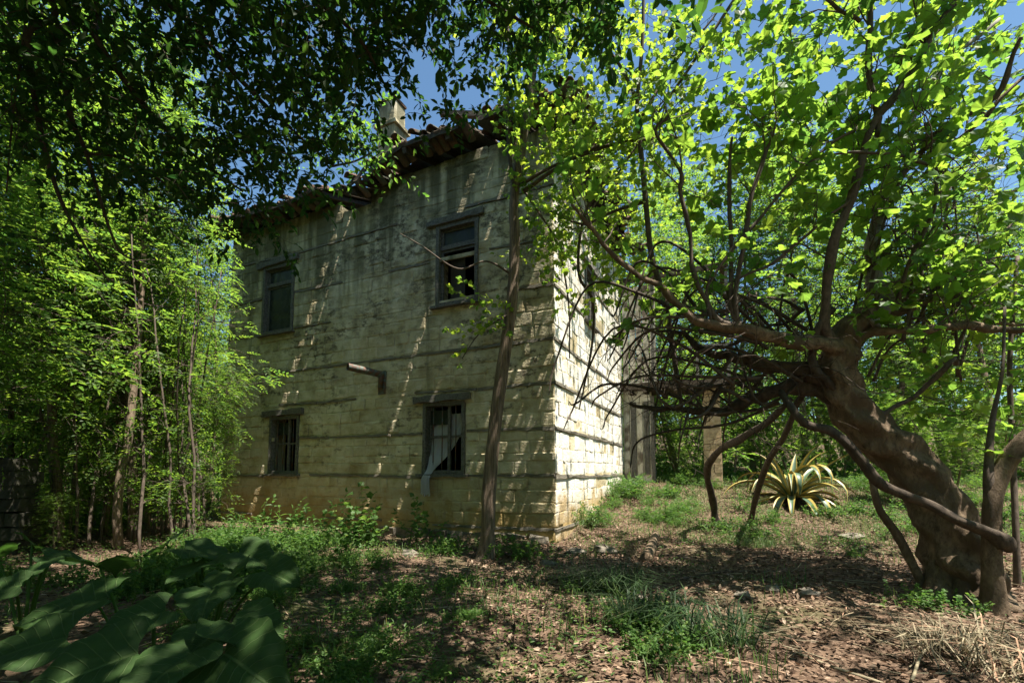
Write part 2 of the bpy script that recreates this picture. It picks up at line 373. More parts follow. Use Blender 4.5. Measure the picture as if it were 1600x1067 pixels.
def agave_mat():
    m, t, b, N = mat('variegated_agave'); L = t.links.new
    uv = N('UVMap'); sx = N('SeparateXYZ'); L(uv.outputs[0], sx.inputs[0])
    r = ramp(t, [(.0, (.36, .28, .07)), (.20, (.36, .28, .07)), (.26, (.06, .11, .065)), (.74, (.06, .11, .065)), (.80, (.36, .28, .07))]); L(sx.outputs[0], r.inputs[0])
    g = N('NewGeometry'); n = N('TexNoise', i_Scale=12.0); L(g.outputs['Position'], n.inputs[0])
    r2 = ramp(t, [(.3, g3(.7)), (.7, g3(1.1))]); L(n.outputs[0], r2.inputs[0])
    mx = N('MixRGB', blend_type='MULTIPLY', i_Fac=.7); L(r.outputs[0], mx.inputs[1]); L(r2.outputs[0], mx.inputs[2])
    L(mx.outputs[0], b.inputs['Base Color']); b.inputs['Roughness'].default_value = .45; return m
M['agave'] = agave_mat()
def ground_mat():
    m, t, b, N = mat('forest_floor'); L = t.links.new
    g = N('NewGeometry'); P = g.outputs['Position']
    n1 = N('TexNoise', i_Scale=.55, i_Detail=6.0); L(P, n1.inputs[0])
    n2 = N('TexNoise', i_Scale=14.0, i_Detail=8.0, i_Roughness=.7); L(P, n2.inputs[0])
    v = N('TexVoronoi', i_Scale=22.0); L(P, v.inputs['Vector'])
    soil = ramp(t, [(.3, (.04, .026, .018)), (.5, (.12, .08, .055)), (.7, (.24, .17, .12))]); L(n2.outputs[0], soil.inputs[0])
    gr = ramp(t, [(.3, (.03, .05, .015)), (.7, (.09, .11, .04))]); L(n2.outputs[0], gr.inputs[0])
    f = ramp(t, [(.5, g3(0)), (.66, g3(.8))]); L(n1.outputs[0], f.inputs[0])
    mx = N('MixRGB'); L(f.outputs[0], mx.inputs[0]); L(soil.outputs[0], mx.inputs[1]); L(gr.outputs[0], mx.inputs[2])
    L(mx.outputs[0], b.inputs['Base Color']); b.inputs['Roughness'].default_value = .95; b.inputs['Specular IOR Level'].default_value = .1
    hb = N('MixRGB', i_Fac=.4); L(n2.outputs[0], hb.inputs[1]); L(v.outputs[0], hb.inputs[2])
    bp = N('Bump', i_Strength=1.0, i_Distance=.05); L(hb.outputs[0], bp.inputs['Height']); L(bp.outputs[0], b.inputs['Normal'])
    return m
M['ground'] = ground_mat()
M['hill'] = rough_mat('far_hill_green', (.03, .05, .015), (.07, .10, .03), .6, .5, .3)

# ------------------------------------------------------------------ ground
def gh(x, y):
    x = np.asarray(x, float); y = np.asarray(y, float)
    def ss(a, b, v):
        t = np.clip((v-a)/(b-a), 0, 1); return t*t*(3-2*t)
    h = .05*np.sin(x*.9+1)*np.sin(y*.7+.5)+.03*np.sin(x*2.3+y*1.7)+.018*np.sin(x*5.1-y*4.3)
    right = ss(-.5, 2.5, x)
    h = h+right*(ss(8.2, 14.5, y)*.95+ss(14, 30, y)*.8)
    h = h+(1-right)*ss(14, 30, y)*.9
    h = h+ss(0, -7, x)*.25*ss(6, 3, y)
    r = np.sqrt(x*x+y*y); h = h+ss(45, 160, r)*14
    return h
def build_ground():
    a = np.linspace(-1, 1, 260)
    gx = np.sign(a)*(abs(a)**3*585+abs(a)*15)+1.5; gy = np.sign(a)*(abs(a)**3*585+abs(a)*15)+6
    X, Y = np.meshgrid(gx, gy); Z = gh(X, Y)
    n = len(a); i, j = np.meshgrid(np.arange(n-1), np.arange(n-1), indexing='ij')
    Q = np.stack([i*n+j, i*n+j+1, (i+1)*n+j+1, (i+1)*n+j], -1).reshape(-1, 4)
    G = Geo(); G.add(np.stack([X, Y, Z], -1).reshape(-1, 3), None, Q); G.build('ground', M['ground'], kind='structure')
build_ground()

# ------------------------------------------------------------------ house
rng = np.random.default_rng(5)
HOUSE = thing('stone_house', 'abandoned two storey limewashed stone house with timber bands and broken tile roof', 'house', CORNER)
HOUSE.rotation_euler = (0, 0, -TH)
WT = 7.75; LW = 9.15; RW = 6.2
BANDS = [.22, 1.18, 2.06, 2.90, 3.72, 4.76, 5.68, 6.70]
OPEN = [(-2.87, -1.87, 1.22, 2.68), (-7.42, -6.42, 1.22, 2.62), (-2.60, -1.60, 4.68, 6.42), (-7.86, -6.76, 4.72, 6.48)]
ROPEN = [(2.15, 3.0, 4.70, 6.05)]
TOPL = lambda x: WT+.04 if x > -4.4 else (7.55 if x < -5.3 else 7.35)

def stone_variants(k):
    out = []
    for q in range(k):
        r = np.random.default_rng(100+q)
        xs = [-.5, -.42, 0.03, .42, .5]; zs = [-.5, -.40, .40, .5]
        V = []
        for iz, z in enumerate(zs):
            for ix, x in enumerate(xs):
                edge = ix in (0, 4) or iz in (0, 3)
                corner = ix in (0, 4) and iz in (0, 3)
                V.append((x*(1-(.05 if corner else 0))+r.normal()*.012, (r.uniform(.003, .016) if edge else r.uniform(-.010, .006)), z*(1-(.08 if corner else 0))+r.normal()*.02))
        Q = [(iz*5+ix, iz*5+ix+1, (iz+1)*5+ix+1, (iz+1)*5+ix) for iz in range(3) for ix in range(4)]
        ring = [0, 1, 2, 3, 4, 9, 14, 19, 18, 17, 16, 15, 10, 5]; n0 = len(V)
        for a in ring: V.append((V[a][0], .06, V[a][2]))
        for a in range(len(ring)):
            b2 = (a+1) % len(ring); Q.append((ring[b2], ring[a], n0+a, n0+b2))
        out.append((np.array(V), np.array(Q)))
    return out
SV = stone_variants(14)

def courses(L0, L1, opens, topf, rng):
    """stones as (x centre, z centre, width, height)"""
    res = []
    z = -.25; levels = [z]+BANDS+[99]
    for bi in range(len(levels)-1):
        z0 = levels[bi]+(.035 if bi else 0); z1 = min(levels[bi+1]-.035, WT+.1)
        if z1-z0 < .1: continue
        n = max(1, int(round((z1-z0)/rng.choice([.22, .26, .24]))))
        hs = rng.uniform(.72, 1.28, n); hs = hs/hs.sum()*(z1-z0); zz = z0
        for h in hs:
            zc = zz+h/2; cuts = [L0]
            for o in sorted(opens):
                if o[2]-.02 < zc < o[3]+.02: cuts += [o[0], o[1]]
            cuts.append(L1)
            for a, b in zip(cuts[::2], cuts[1::2]):
                x = a
                while x < b-.02:
                    wd = rng.choice([.22, .32, .40, .50, .62])*rng.uniform(.85, 1.15)
                    if x+wd > b-.18: wd = b-x
                    if zc < topf(x+wd/2): res.append((x+wd/2, zc, wd, h))
                    x += wd
            zz += h
    return res

def wave(x, z): return .016*math.sin(1.3*x+z*2)+.010*math.sin(3.1*x+z)
def wall_stones(parent, face, st, mt, nparts, key):
    """the nearest stones are single parts, the remainder one joined part"""
    st = sorted(st, key=key); ms = [None]*len(SV)
    for i, (V, Q) in enumerate(SV):
        g = Geo(); g.add(V, None, Q); ms[i] = g.mesh('stone', mt, smooth=False)
    G = Geo()
    for q, (x, z, wd, h) in enumerate(st):
        k = int(rng.integers(len(SV))); prot = rng.normal()*.006
        if rng.random() < .018: prot = .035
        S = np.array((wd-.005, .9 if face == 'front' else .32, h-.005)); z = z+wave(x, z)
        if face == 'front': R = np.eye(3); T = np.array((x, prot, z))
        else: R = np.array([[0, -1, 0], [1, 0, 0], [0, 0, 1.0]]); T = np.array((-prot, x, z))
        if q < nparts:
            o = bpy.data.objects.new('stone', ms[k]); COL.objects.link(o); o.parent = parent
            o.location = T; o.scale = S
            if face != 'front': o.rotation_euler = (0, 0, PI/2)
        else:
            V, Q = SV[k]; G.add((V*S)@R.T+T, None, Q)
    if G.n: G.build('stonework', mt, parent, smooth=False, kind='stuff')

sf = courses(-LW, 0.0, OPEN, TOPL, rng)
sr = courses(0.02, RW, ROPEN, lambda x: WT-.1, rng)
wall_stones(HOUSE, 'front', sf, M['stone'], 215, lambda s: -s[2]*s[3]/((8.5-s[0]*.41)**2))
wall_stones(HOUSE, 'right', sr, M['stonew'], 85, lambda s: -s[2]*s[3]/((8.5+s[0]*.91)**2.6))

# mortar core behind the stones, with the window openings cut through
def core():
    G = Geo()
    def slab(a, b, z0, z1, side):
        if side == 'f': box(G, ((a+b)/2, .24, (z0+z1)/2), (b-a, .458, z1-z0))
        else: box(G, (-.235, (a+b)/2, (z0+z1)/2), (.458, b-a, z1-z0))
    def run(L0, L1, ops, side, top):
        xs = sorted(set([L0, L1]+[v for o in ops for v in o[:2]]+([-5.3, -4.4] if side == 'f' else [])))
        for a, b in zip(xs[:-1], xs[1:]):
            c = (a+b)/2; o = sorted([o for o in ops if o[0] <= c <= o[1]], key=lambda v: v[2]); z = -.4
            for q in o: slab(a, b, z, q[2], side); z = q[3]
            slab(a, b, z, top(c), side)
    run(-LW+.02, -.03, OPEN, 'f', TOPL); run(.46, RW-.02, ROPEN, 'r', lambda x: WT-.1)
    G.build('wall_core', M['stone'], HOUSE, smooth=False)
    G = Geo()   # far walls, floors: what one sees through the windows
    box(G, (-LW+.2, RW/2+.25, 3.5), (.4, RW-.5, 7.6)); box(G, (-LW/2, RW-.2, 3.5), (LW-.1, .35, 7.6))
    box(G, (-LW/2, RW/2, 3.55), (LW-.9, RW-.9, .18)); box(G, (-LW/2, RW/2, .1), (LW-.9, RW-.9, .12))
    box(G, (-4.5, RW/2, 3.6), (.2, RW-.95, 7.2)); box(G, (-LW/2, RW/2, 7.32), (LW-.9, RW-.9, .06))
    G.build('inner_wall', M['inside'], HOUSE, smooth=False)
core()

# timber bands
def bands():
    for z in BANDS:
        x = -LW-.05
        while x < -.2:
            L = rng.uniform(1.0, 2.6); e = min(x+L, 0.0)
            if 0-e < .5: e = 0.0
            skip = rng.random() < .36 and e < -.9
            segs = [(x, e)]
            for o in OPEN:
                if o[2]-.06 < z < o[3]+.05:
                    ns = []
                    for a, b in segs:
                        if b <= o[0] or a >= o[1]: ns.append((a, b)); continue
                        if a < o[0]-.1: ns.append((a, o[0]-.02))
                        if b > o[1]+.1: ns.append((o[1]+.02, b))
                    segs = ns
            if not skip:
                for a, b in segs:
                    G = Geo(); zz = z+rng.normal()*.004
                    plank(G, (a+.012, .033+rng.normal()*.004, zz+wave(a, z)), (b-.012, .033+rng.normal()*.004, zz+wave(b, z)), rng.uniform(.032, .055), .10, rng, 10, .008)
                    G.build('timber_band', M['woodband'], HOUSE, smooth=False)
            else:
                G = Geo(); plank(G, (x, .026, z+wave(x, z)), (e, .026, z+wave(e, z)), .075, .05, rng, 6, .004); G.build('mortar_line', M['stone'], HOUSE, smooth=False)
            x = e
        segs = [(0.0, RW)]
        if ROPEN[0][2] < z < ROPEN[0][3]: segs = [(0, ROPEN[0][0]-.05), (ROPEN[0][1]+.05, RW)]
        for a, b in segs:
            m0 = (a+b)/2+rng.normal()*.4
            for (c, d) in ((a, m0), (m0, b)):
                G = Geo(); plank(G, (-.03, c+.012, z+rng.normal()*.005), (-.03, d-.012, z+rng.normal()*.012), .05, .10, rng, 8, .007)
                G.build('timber_band', M['woodband'], HOUSE, smooth=False)
bands()

# windows -------------------------------------------------------------
def window(x0, x1, z0, z1, kind, side='f'):
    def P(x, y, z): return (x, y, z) if side == 'f' else (-y, x, z)
    y = .05; t = .075
    G = Geo(); fr = rng
    plank(G, P(x0+t/2, y, z0), P(x0+t/2, y, z1), t, .16, fr, 6, .004, upv=P(1, 0, 0))
    plank(G, P(x1-t/2, y, z0), P(x1-t/2, y, z1), t, .16, fr, 6, .004, upv=P(1, 0, 0))
    plank(G, P(x0+t, y+.003, z0+t/2), P(x1-t, y+.003, z0+t/2), t, .15, fr, 5, .004)
    plank(G, P(x0+t, y+.003, z1-t/2), P(x1-t, y+.003, z1-t/2), t, .15, fr, 5, .004)
    W = G.build('window', M['wood'], HOUSE, smooth=False)
    G = Geo(); plank(G, P(x0-.10, -.03, z0-.025), P(x1+.08, -.03, z0-.03), .05, .16, fr, 6, .006); G.build('sill', M['wood'], W, smooth=False)
    G = Geo(); plank(G, P(x0-.22, -.02, z1+.07), P(x1+.14, -.02, z1+.09), .13, .12, fr, 8, .012); G.build('lintel', M['wood'], W, smooth=False)
    w0, w1 = x0+t, x1-t; yy = .085
    if kind == 'bars':
        mid = w0+(w1-w0)*.60
        G = Geo(); plank(G, P(mid, yy, z0+t), P(mid, yy, z1-t), .06, .05, fr, 5, .002, upv=P(1, 0, 0)); G.build('mullion', M['wood'], W, smooth=False)
        for a, b in ((w0+.05, mid-.03), (mid+.03, w1)):
            for zz in (z0+(z1-z0)*.52,):
                G = Geo(); plank(G, P(a, yy+.02, zz), P(b, yy+.02, zz+.01), .045, .03, fr, 3, .002); G.build('glazing_bar', M['wood'], W, smooth=False)
        G = Geo(); plank(G, P(w0+.03, yy+.05, z0+t), P(w0+.03, yy+.05, z1-t), .05, .04, fr, 5, .002, upv=P(1, 0, 0)); G.build('sash_stile', M['wood'], W, smooth=False)
        for q in (.17, .42, .80):
            xx = w0+(w1-w0)*q; G = Geo(); tube(G, [P(xx, .045, z0+.05), P(xx+.004, .045, (z0+z1)/2), P(xx, .045, z1-.05)], .011, 6)
            G.build('iron_bar', M['rust'], W)
        G = Geo(); box(G, P((w0+mid)/2, yy+.03, z1-.30), P(mid-w0-.06, .006, .30) if side == 'f' else (.006, mid-w0-.06, .3)); G.build('pane', M['glass'], W, smooth=False)
    else:
        tr = z1-.48 if kind != 'sun' else z1-.35
        G = Geo(); plank(G, P(w0, yy, tr), P(w1, yy, tr), .07, .09, fr, 5, .003); G.build('transom', M['wood'], W, smooth=False)
        G = Geo()
        for a, b in (((w0+.03, tr+.035), (w0+.03, z1-t)), ((w1-.03, tr+.035), (w1-.03, z1-t)), ((w0+.03, z0+t), (w0+.03, tr-.035)), ((w1-.03, z0+t), (w1-.03, tr-.035))):
            plank(G, P(a[0], yy+.01, a[1]), P(b[0], yy+.01, b[1]), .05, .04, fr, 3, .002, upv=P(1, 0, 0))
        for zz in (tr+.06, z1-t-.02, z0+t+.03, tr-.06):
            plank(G, P(w0+.055, yy+.012, zz), P(w1-.055, yy+.012, zz), .045, .036, fr, 3, .002)
        G.build('sash', M['wood'], W, smooth=False)
        s = (w1-w0-.1, .006, z1-t-tr-.1); s = s if side == 'f' else (s[1], s[0], s[2])
        G = Geo(); box(G, P((w0+w1)/2, yy+.015, (tr+.05+z1-t)/2), s); G.build('pane', M['glass'], W, smooth=False)
        if kind == 'glass':
            s = (w1-w0-.1, .006, tr-z0-t-.1)
            G = Geo(); box(G, P((w0+w1)/2, yy+.015, (z0+t+tr)/2), s); G.build('pane', M['glass'], W, smooth=False)
        elif kind == 'sun':
            s = (.006, w1-w0-.1, tr-z0-t-.1); G = Geo(); box(G, P((w0+w1)/2, yy+.015, (z0+t+tr)/2), s); G.build('pane', M['glass'], W, smooth=False)
        else:   # open: a drawn lining board stands inside the left half
            G = Geo(); box(G, P(w0+.24, .36, (z0+tr)/2), (.36, .02, tr-z0-.2)); G.build('shutter', M['inside'], W, smooth=False)
    return W
window(*OPEN[0], 'bars'); window(*OPEN[1], 'bars'); window(*OPEN[2], 'open'); window(*OPEN[3], 'glass')
window(*ROPEN[0], 'sun', 'r')

# fixed pale jamb trim on the upper left window's wall
# stove pipe through the wall
def pipe():
    G = Geo(); R = .075
    tube(G, catmull([(-3.98, .2, 3.37), (-3.98, -.10, 3.38), (-4.08, -.4, 3.40), (-4.24, -.75, 3.43)], 5), R, 14, cap=False)
    tube(G, catmull([(-3.98, .19, 3.37), (-3.98, -.09, 3.38), (-4.08, -.4, 3.40), (-4.24, -.745, 3.43)], 5), R-.006, 14, cap=False)
    o = G.build('stove_pipe', M['rust'], HOUSE)
    G = Geo(); tube(G, [(-3.95, -.07, 3.44), (-3.95, -.07, 3.08)], .045, 12); G.build('down_pipe', M['rust'], o)
    G = Geo(); box(G, (-3.95, -.012, 3.2), (.2, .02, .5), jit=.01, rng=rng); G.build('rusty_plate', M['rust'], o, smooth=False)
pipe()

# roof -----------------------------------------------------------------
def roof():
    def eave(x): return 7.97-.50*min(1, max(0, (-3.1-x)/1.3))**1.3 if x > -4.9 else 7.60+.05*math.sin(x*2.1)
    OV = .62; SL = math.tan(math.radians(20))
    def zr(x, y): return eave(x)+(y+OV)*SL
    # rafters
    x = -LW-.3
    while x < .45:
        if not (-5.3 < x < -4.95) and not (-1.56 < x < -1.34):
            G = Geo(); y0 = -OV+rng.uniform(-.03, .12)
            plank(G, (x, y0, zr(x, y0)-.12), (x+rng.normal()*.03, 2.6, zr(x, 2.6)-.12), .11, .09, rng, 6, .008)
            G.build('rafter', M['darkwood'], HOUSE, smooth=False)
        x += rng.uniform(.42, .62)
    y = -.2
    while y < RW:
        G = Geo(); L = rng.uniform(.1, .45)
        plank(G, (-2.4, y, zr(0, 2.4)-.30), (L, y+rng.normal()*.04, 7.78+rng.normal()*.03), .11, .09, rng, 6, .008)
        G.build('rafter', M['darkwood'], HOUSE, smooth=False); y += rng.uniform(.45, .65)
    # soffit boards along the eave, gaps between them let narrow blades of sun down the wall
    for (xa, xb) in ((-LW-.35, -5.22), (-5.03, -1.53), (-1.38, -.62), (-.54, .55)):
        x = xa
        while x < xb:
            wd = min(rng.uniform(.14, .22), xb-x+.002)
            if True:
                G = Geo(); y0 = -OV+rng.uniform(-.04, .06)
                z0 = zr(x, y0)-.03; z1 = zr(x, 3.3)-.03
                plank(G, (x+wd/2, y0, z0), (x+wd/2, 3.3, z1), wd-.002, .02, rng, 4, .001, upv=(1, 0, 0))
                G.build('roof_board', M['darkwood'], HOUSE, smooth=False)
            x += wd+(rng.uniform(.006, .018) if rng.random() < .1 else 0)
    for a, b in ((-4.5, -3.9), (-3.85, -3.0), (-3.0, -1.7), (-1.3, -.5), (-.45, .5), (-LW-.35, -8.2), (-8.1, -6.4), (-6.2, -5.35)):
        G = Geo(); plank(G, (a, -OV-.03, eave(a)-.03+rng.normal()*.03), (b, -OV-.03+rng.normal()*.03, eave(b)-.03+rng.normal()*.03), .09, .03, rng, 6, .012); G.build('fascia', M['darkwood'], HOUSE, smooth=False)
    # plain slopes behind
    G = Geo()
    G.add([(-4.5, 3.2, zr(0, 3.2)), (-.2, 3.2, zr(0, 3.2)), (-2.4, RW-.2, zr(0, 3.2)+.25), (-4.5, RW-.2, zr(0, 3.2)+.25),
           (-.2, 3.2, zr(0, 3.2)-.05), (.4, -.3, 8.0), (.45, RW, 7.85), (-2.4, RW-.2, zr(0, 3.2)+.24)], None, [(0, 1, 2, 3), (4, 5, 6, 7)])
    G.add([(-LW-.3, 3.2, zr(-9, 3.2)), (-5.25, 3.2, zr(-9, 3.2)), (-5.25, RW+.3, 7.6), (-LW-.3, RW+.3, 7.6)], None, [(0, 1, 2, 3)])
    G.build('roof_deck', M['darkwood'], HOUSE, smooth=False)
    # barrel tiles
    tm = []
    for k in range(5):
        r = np.random.default_rng(40+k); G = Geo(); n = 7; V = []; T = []
        for iy, yy in enumerate((0, .45)):
            for ia in range(n):
                a = PI*ia/(n-1); rr = .098-.014*iy+r.normal()*.002
                V.append((math.cos(a)*rr, yy, math.sin(a)*rr*.8))
        for iy, yy in enumerate((0, .45)):
            for ia in range(n):
                a = PI*ia/(n-1); rr = .083-.014*iy
                V.append((math.cos(a)*rr, yy, math.sin(a)*rr*.8-.002))
        Q = [(ia+1, ia, n+ia, n+ia+1) for ia in range(n-1)]+[(2*n+ia, 2*n+ia+1, 3*n+ia+1, 3*n+ia) for ia in range(n-1)]+[(ia, ia+1, 2*n+ia+1, 2*n+ia) for ia in range(n-1)]
        G.add(V, None, Q); tm.append(G.mesh('roof_tile', M['tile']))
    cnt = 0
    def tile(x, y, z, rx, ry, rz):
        o = bpy.data.objects.new('roof_tile', tm[int(rng.integers(5))]); COL.objects.link(o); o.parent = HOUSE
        o.location = (x, y, z); o.rotation_euler = (rx, ry, rz)
    sl = math.radians(20)
    for xa, xb, rows in ((-4.35, .6, 5), (-LW-.3, -5.4, 4)):
        x = xa
        while x < xb:
            for r_ in range(rows):
                if r_ == 0 and rng.random() < .3: continue
                y = -OV-.08+r_*.36
                if -5.32 < x < -4.9 or (-1.66 < x < -1.26 and r_ < 2) or (-.7 < x < -.45 and r_ < 2): continue
                j = .13 if r_ == 0 else .05
                tile(x+rng.normal()*.012, y+rng.normal()*j*.6, zr(x, y)+.055+.004*r_+abs(rng.normal())*j*.4, sl+rng.normal()*j*.6, rng.normal()*j*1.5+(PI if False else 0), rng.normal()*j*1.4)
                if r_ == 0:   # channel tile, hollow side up
                    tile(x+.105, y+.02+rng.normal()*.02, zr(x, y)+.085, sl, PI+rng.normal()*.05, rng.normal()*.04)
            x += .205+rng.normal()*.006
    # broken heap of tiles and timber over the right-hand wall
    for k in range(46):
        yy = rng.uniform(-.2, RW-.2); tile(rng.uniform(.0, .50)+(.2 if 2.5 < yy < 4.5 else 0), yy, 7.78+rng.uniform(0, .42), rng.normal()*.3, rng.normal()*.5, -PI/2+rng.normal()*.7)
    for k in range(16):
        G = Geo(); yy = rng.uniform(0, RW-.6); zz = 7.55+rng.uniform(0, .55)
        plank(G, (-.3, yy, zz+.1), (rng.uniform(.2, .62) if yy < 3.5 else .15, yy+rng.normal()*.25, zz+rng.normal()*.08), rng.uniform(.06, .13), .06, rng, 4, .01)
        G.build('broken_rafter', M['darkwood'], HOUSE, smooth=False)
roof()

# chimney
def chimney():
    c = at(612, 225, 13.2); h = CORNER; d = Vector(c)-h; lx, ly = d.dot(EX), d.dot(EY)
    zt = at(612, 168, 13.2)[2]
    G = Geo()
    for i, (z0, z1, s) in enumerate(((7.9, c[2]+.35, .62), (c[2]+.35, c[2]+.47, .78), (c[2]+.47, zt, .56))):
        box(G, (lx, ly, (z0+z1)/2), (s, s*.9, z1-z0), jit=.012, rng=rng)
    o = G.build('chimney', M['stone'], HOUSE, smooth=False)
    G = Geo(); box(G, (lx, ly, zt+.05), (.62, .56, .07), jit=.015, rng=rng); G.build('chimney_cap', M['tile'], o, smooth=False)
chimney()

# rear wing: panelled end wall, floor slab, open porch and stone pillar
def wing():
    y0 = RW+.02
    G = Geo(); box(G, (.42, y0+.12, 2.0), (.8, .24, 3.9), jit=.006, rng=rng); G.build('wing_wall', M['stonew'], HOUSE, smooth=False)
    for k in range(4):
        G = Geo(); x = .12+k*.19; plank(G, (x, y0-.03, 1.2 if k > 1 else 1.0), (x+.01, y0-.03, 3.35), .15, .03, rng, 5, .004, upv=(1, 0, 0)); G.build('door_board', M['wood'] if k % 2 else M['oldboard'], HOUSE, smooth=False)
    G = Geo(); plank(G, (.88, y0-.02, .9), (.88, y0-.02, 3.5), .1, .16, rng, 6, .008, upv=(1, 0, 0)); G.build('post', M['wood'], HOUSE, smooth=False)
    G = Geo(); plank(G, (0, y0+.3, 3.78), (3.1, y0+.3, 3.72), .2, 1.3, rng, 9, .02); G.build('porch_floor', M['darkwood'], HOUSE, smooth=False)
    for x in (.95, 1.55, 2.15, 2.95):
        G = Geo(); plank(G, (x, y0-.3, 3.85), (x+.02, y0-.3, 6.9 if x > 2.5 or x < 1 else 4.75), .08, .08, rng, 5, .006, upv=(1, 0, 0)); G.build('post', M['wood'], HOUSE, smooth=False)
    G = Geo(); plank(G, (.9, y0-.3, 4.78), (3.0, y0-.3, 4.74), .07, .08, rng, 6, .006); G.build('rail', M['wood'], HOUSE, smooth=False)
    for k in range(7):
        G = Geo(); x = .3+k*.42; plank(G, (x, y0-.42, 3.6), (x+.02, y0+1.1, 3.6), .1, .1, rng, 4, .006); G.build('joist', M['darkwood'], HOUSE, smooth=False)
    for k in range(5):
        G = Geo(); x = .12+k*.2; plank(G, (x, y0+.02, 3.9), (x, y0+.02, 6.9), .17, .04, rng, 6, .004, upv=(1, 0, 0)); G.build('wall_board', M['oldboard'], HOUSE, smooth=False)
    G = Geo(); box(G, (2.9, y0+.4, 7.1), (.2, 1.6, .15)); box(G, (1.5, y0-.3, 7.0), (3.0, .12, .14)); G.build('wing_roof_beam', M['darkwood'], HOUSE, smooth=False)
    pil = Geo(); box(pil, (2.48, y0+.2, 2.0), (.44, .44, 3.6)); P_ = pil.build('pillar', M['sandstone'], HOUSE, smooth=False)
    z = .6; k = 0
    while z < 3.6:
        h = rng.uniform(.16, .26)
        G = Geo()
        for (cx, wd) in (((2.37, .26), (2.60, .2)) if k % 2 else ((2.33, .18), (2.56, .28))):
            G = Geo(); box(G, (cx+(.0 if k % 2 else .0), y0+.2, z+h/2), (wd-.012, .52+rng.normal()*.01, h-.012), jit=.006, rng=rng)
            G.build('stone', M['sandstone'], P_, smooth=False)
        z += h; k += 1
wing()
# footing stones along the foot of the front wall
for k in range(9):
    G = Geo(); x = -.3-k*.42; box(G, (x, -.05, .02), (.36, .18, .2), jit=.02, rng=rng); G.build('footing_stone', M['rock'], HOUSE, smooth=False)

# curtain trailing out of the lower window
def curtain():
    nu, nv = 22, 26; V = []
    path = catmull([(-2.25, .16, 2.45, .36), (-2.42, .15, 2.0, .34), (-2.56, .12, 1.62, .24), (-2.66, -.02, 1.32, .10), (-2.70, -.14, 1.12, .10), (-2.70, -.13, .8, .12)], 5)
    for i, (x, y, z, hw) in enumerate(path):
        for j in range(nu):
            s = j/(nu-1)*2-1
            V.append((x+s*hw, y+.02*math.sin(j*1.9+i*.1)*(1+.3*math.sin(i)), z+(.03*math.sin(j*1.3) if i == len(path)-1 else 0)))
    n = len(path); Q = [(i*nu+j, i*nu+j+1, (i+1)*nu+j+1, (i+1)*nu+j) for i in range(n-1) for j in range(nu-1)]
    V = np.array(V); W = CORNER.x+V[:, 0:1]*np.array(EX)+V[:, 1:2]*np.array(EY); W = V[:, 0:1]*np.array(EX)+V[:, 1:2]*np.array(EY)+V[:, 2:3]*np.array((0, 0, 1))+np.array(CORNER)
    G = Geo(); G.add(W, None, Q)
    G.build('curtain', M['cloth'], label='torn pale lace curtain trailing out of the barred lower window nearest the slender tree', cat='curtain')
curtain()

# ------------------------------------------------------------------ tree makers
def px_line(pts):
    """traced limb: (px, py, depth, width in photo pixels) -> world points and radii"""
    out = []
    for x, y, Y, wd in pts:
        p = at(x, y, Y); out.append((*p, wd/2*Y/FPX))
    return np.array(out)

class Crown:
    """collects twigs and leaf anchors grown from limbs"""
    def __init__(s, seed): s.rng = np.random.default_rng(seed); s.tw = Geo(); s.A = []; s.D = []
    def spray(s, p, d, L, r, depth=2, lift=.02, wig=.22, kids=4, spacing=.09, start=.25, sides=4):
        n = max(4, int(L/.12)); P = walk(p, d, L, n, s.rng, wig, lift)
        tube(s.tw, P, np.linspace(r, max(.0015, r*.3), len(P)), sides, cap=False)
        if depth <= 1:
            m = max(2, int(L/spacing)); 
            for k in range(m):
                t = start+(1-start)*(k+.5)/m; f = t*n; i = min(int(f), n-1); q = P[i]+(P[i+1]-P[i])*(f-i)
                dd = unit(P[i+1]-P[i]); side = unit(np.cross(dd, s.rng.normal(size=3)))
                s.A.append(q); s.D.append(unit(dd*.55+side+np.array([0, 0, -.1])))
            s.A.append(P[-1]); s.D.append(unit(P[-1]-P[-2]))
        else:
            for k in range(kids):
                t = .25+.75*(k+s.rng.random())/kids; i = min(int(t*n), n-1)
                dd = unit(P[i+1]-P[i]); side = unit(np.cross(dd, s.rng.normal(size=3)))
                s.spray(P[i], unit(dd*.6+side*.8), L*s.rng.uniform(.4, .7), r*.55, depth-1, lift, wig, kids, spacing, start, sides)
            s.A.append(P[-1]); s.D.append(unit(P[-1]-P[-2]))
    def arr(s): return np.array(s.A), np.array(s.D)

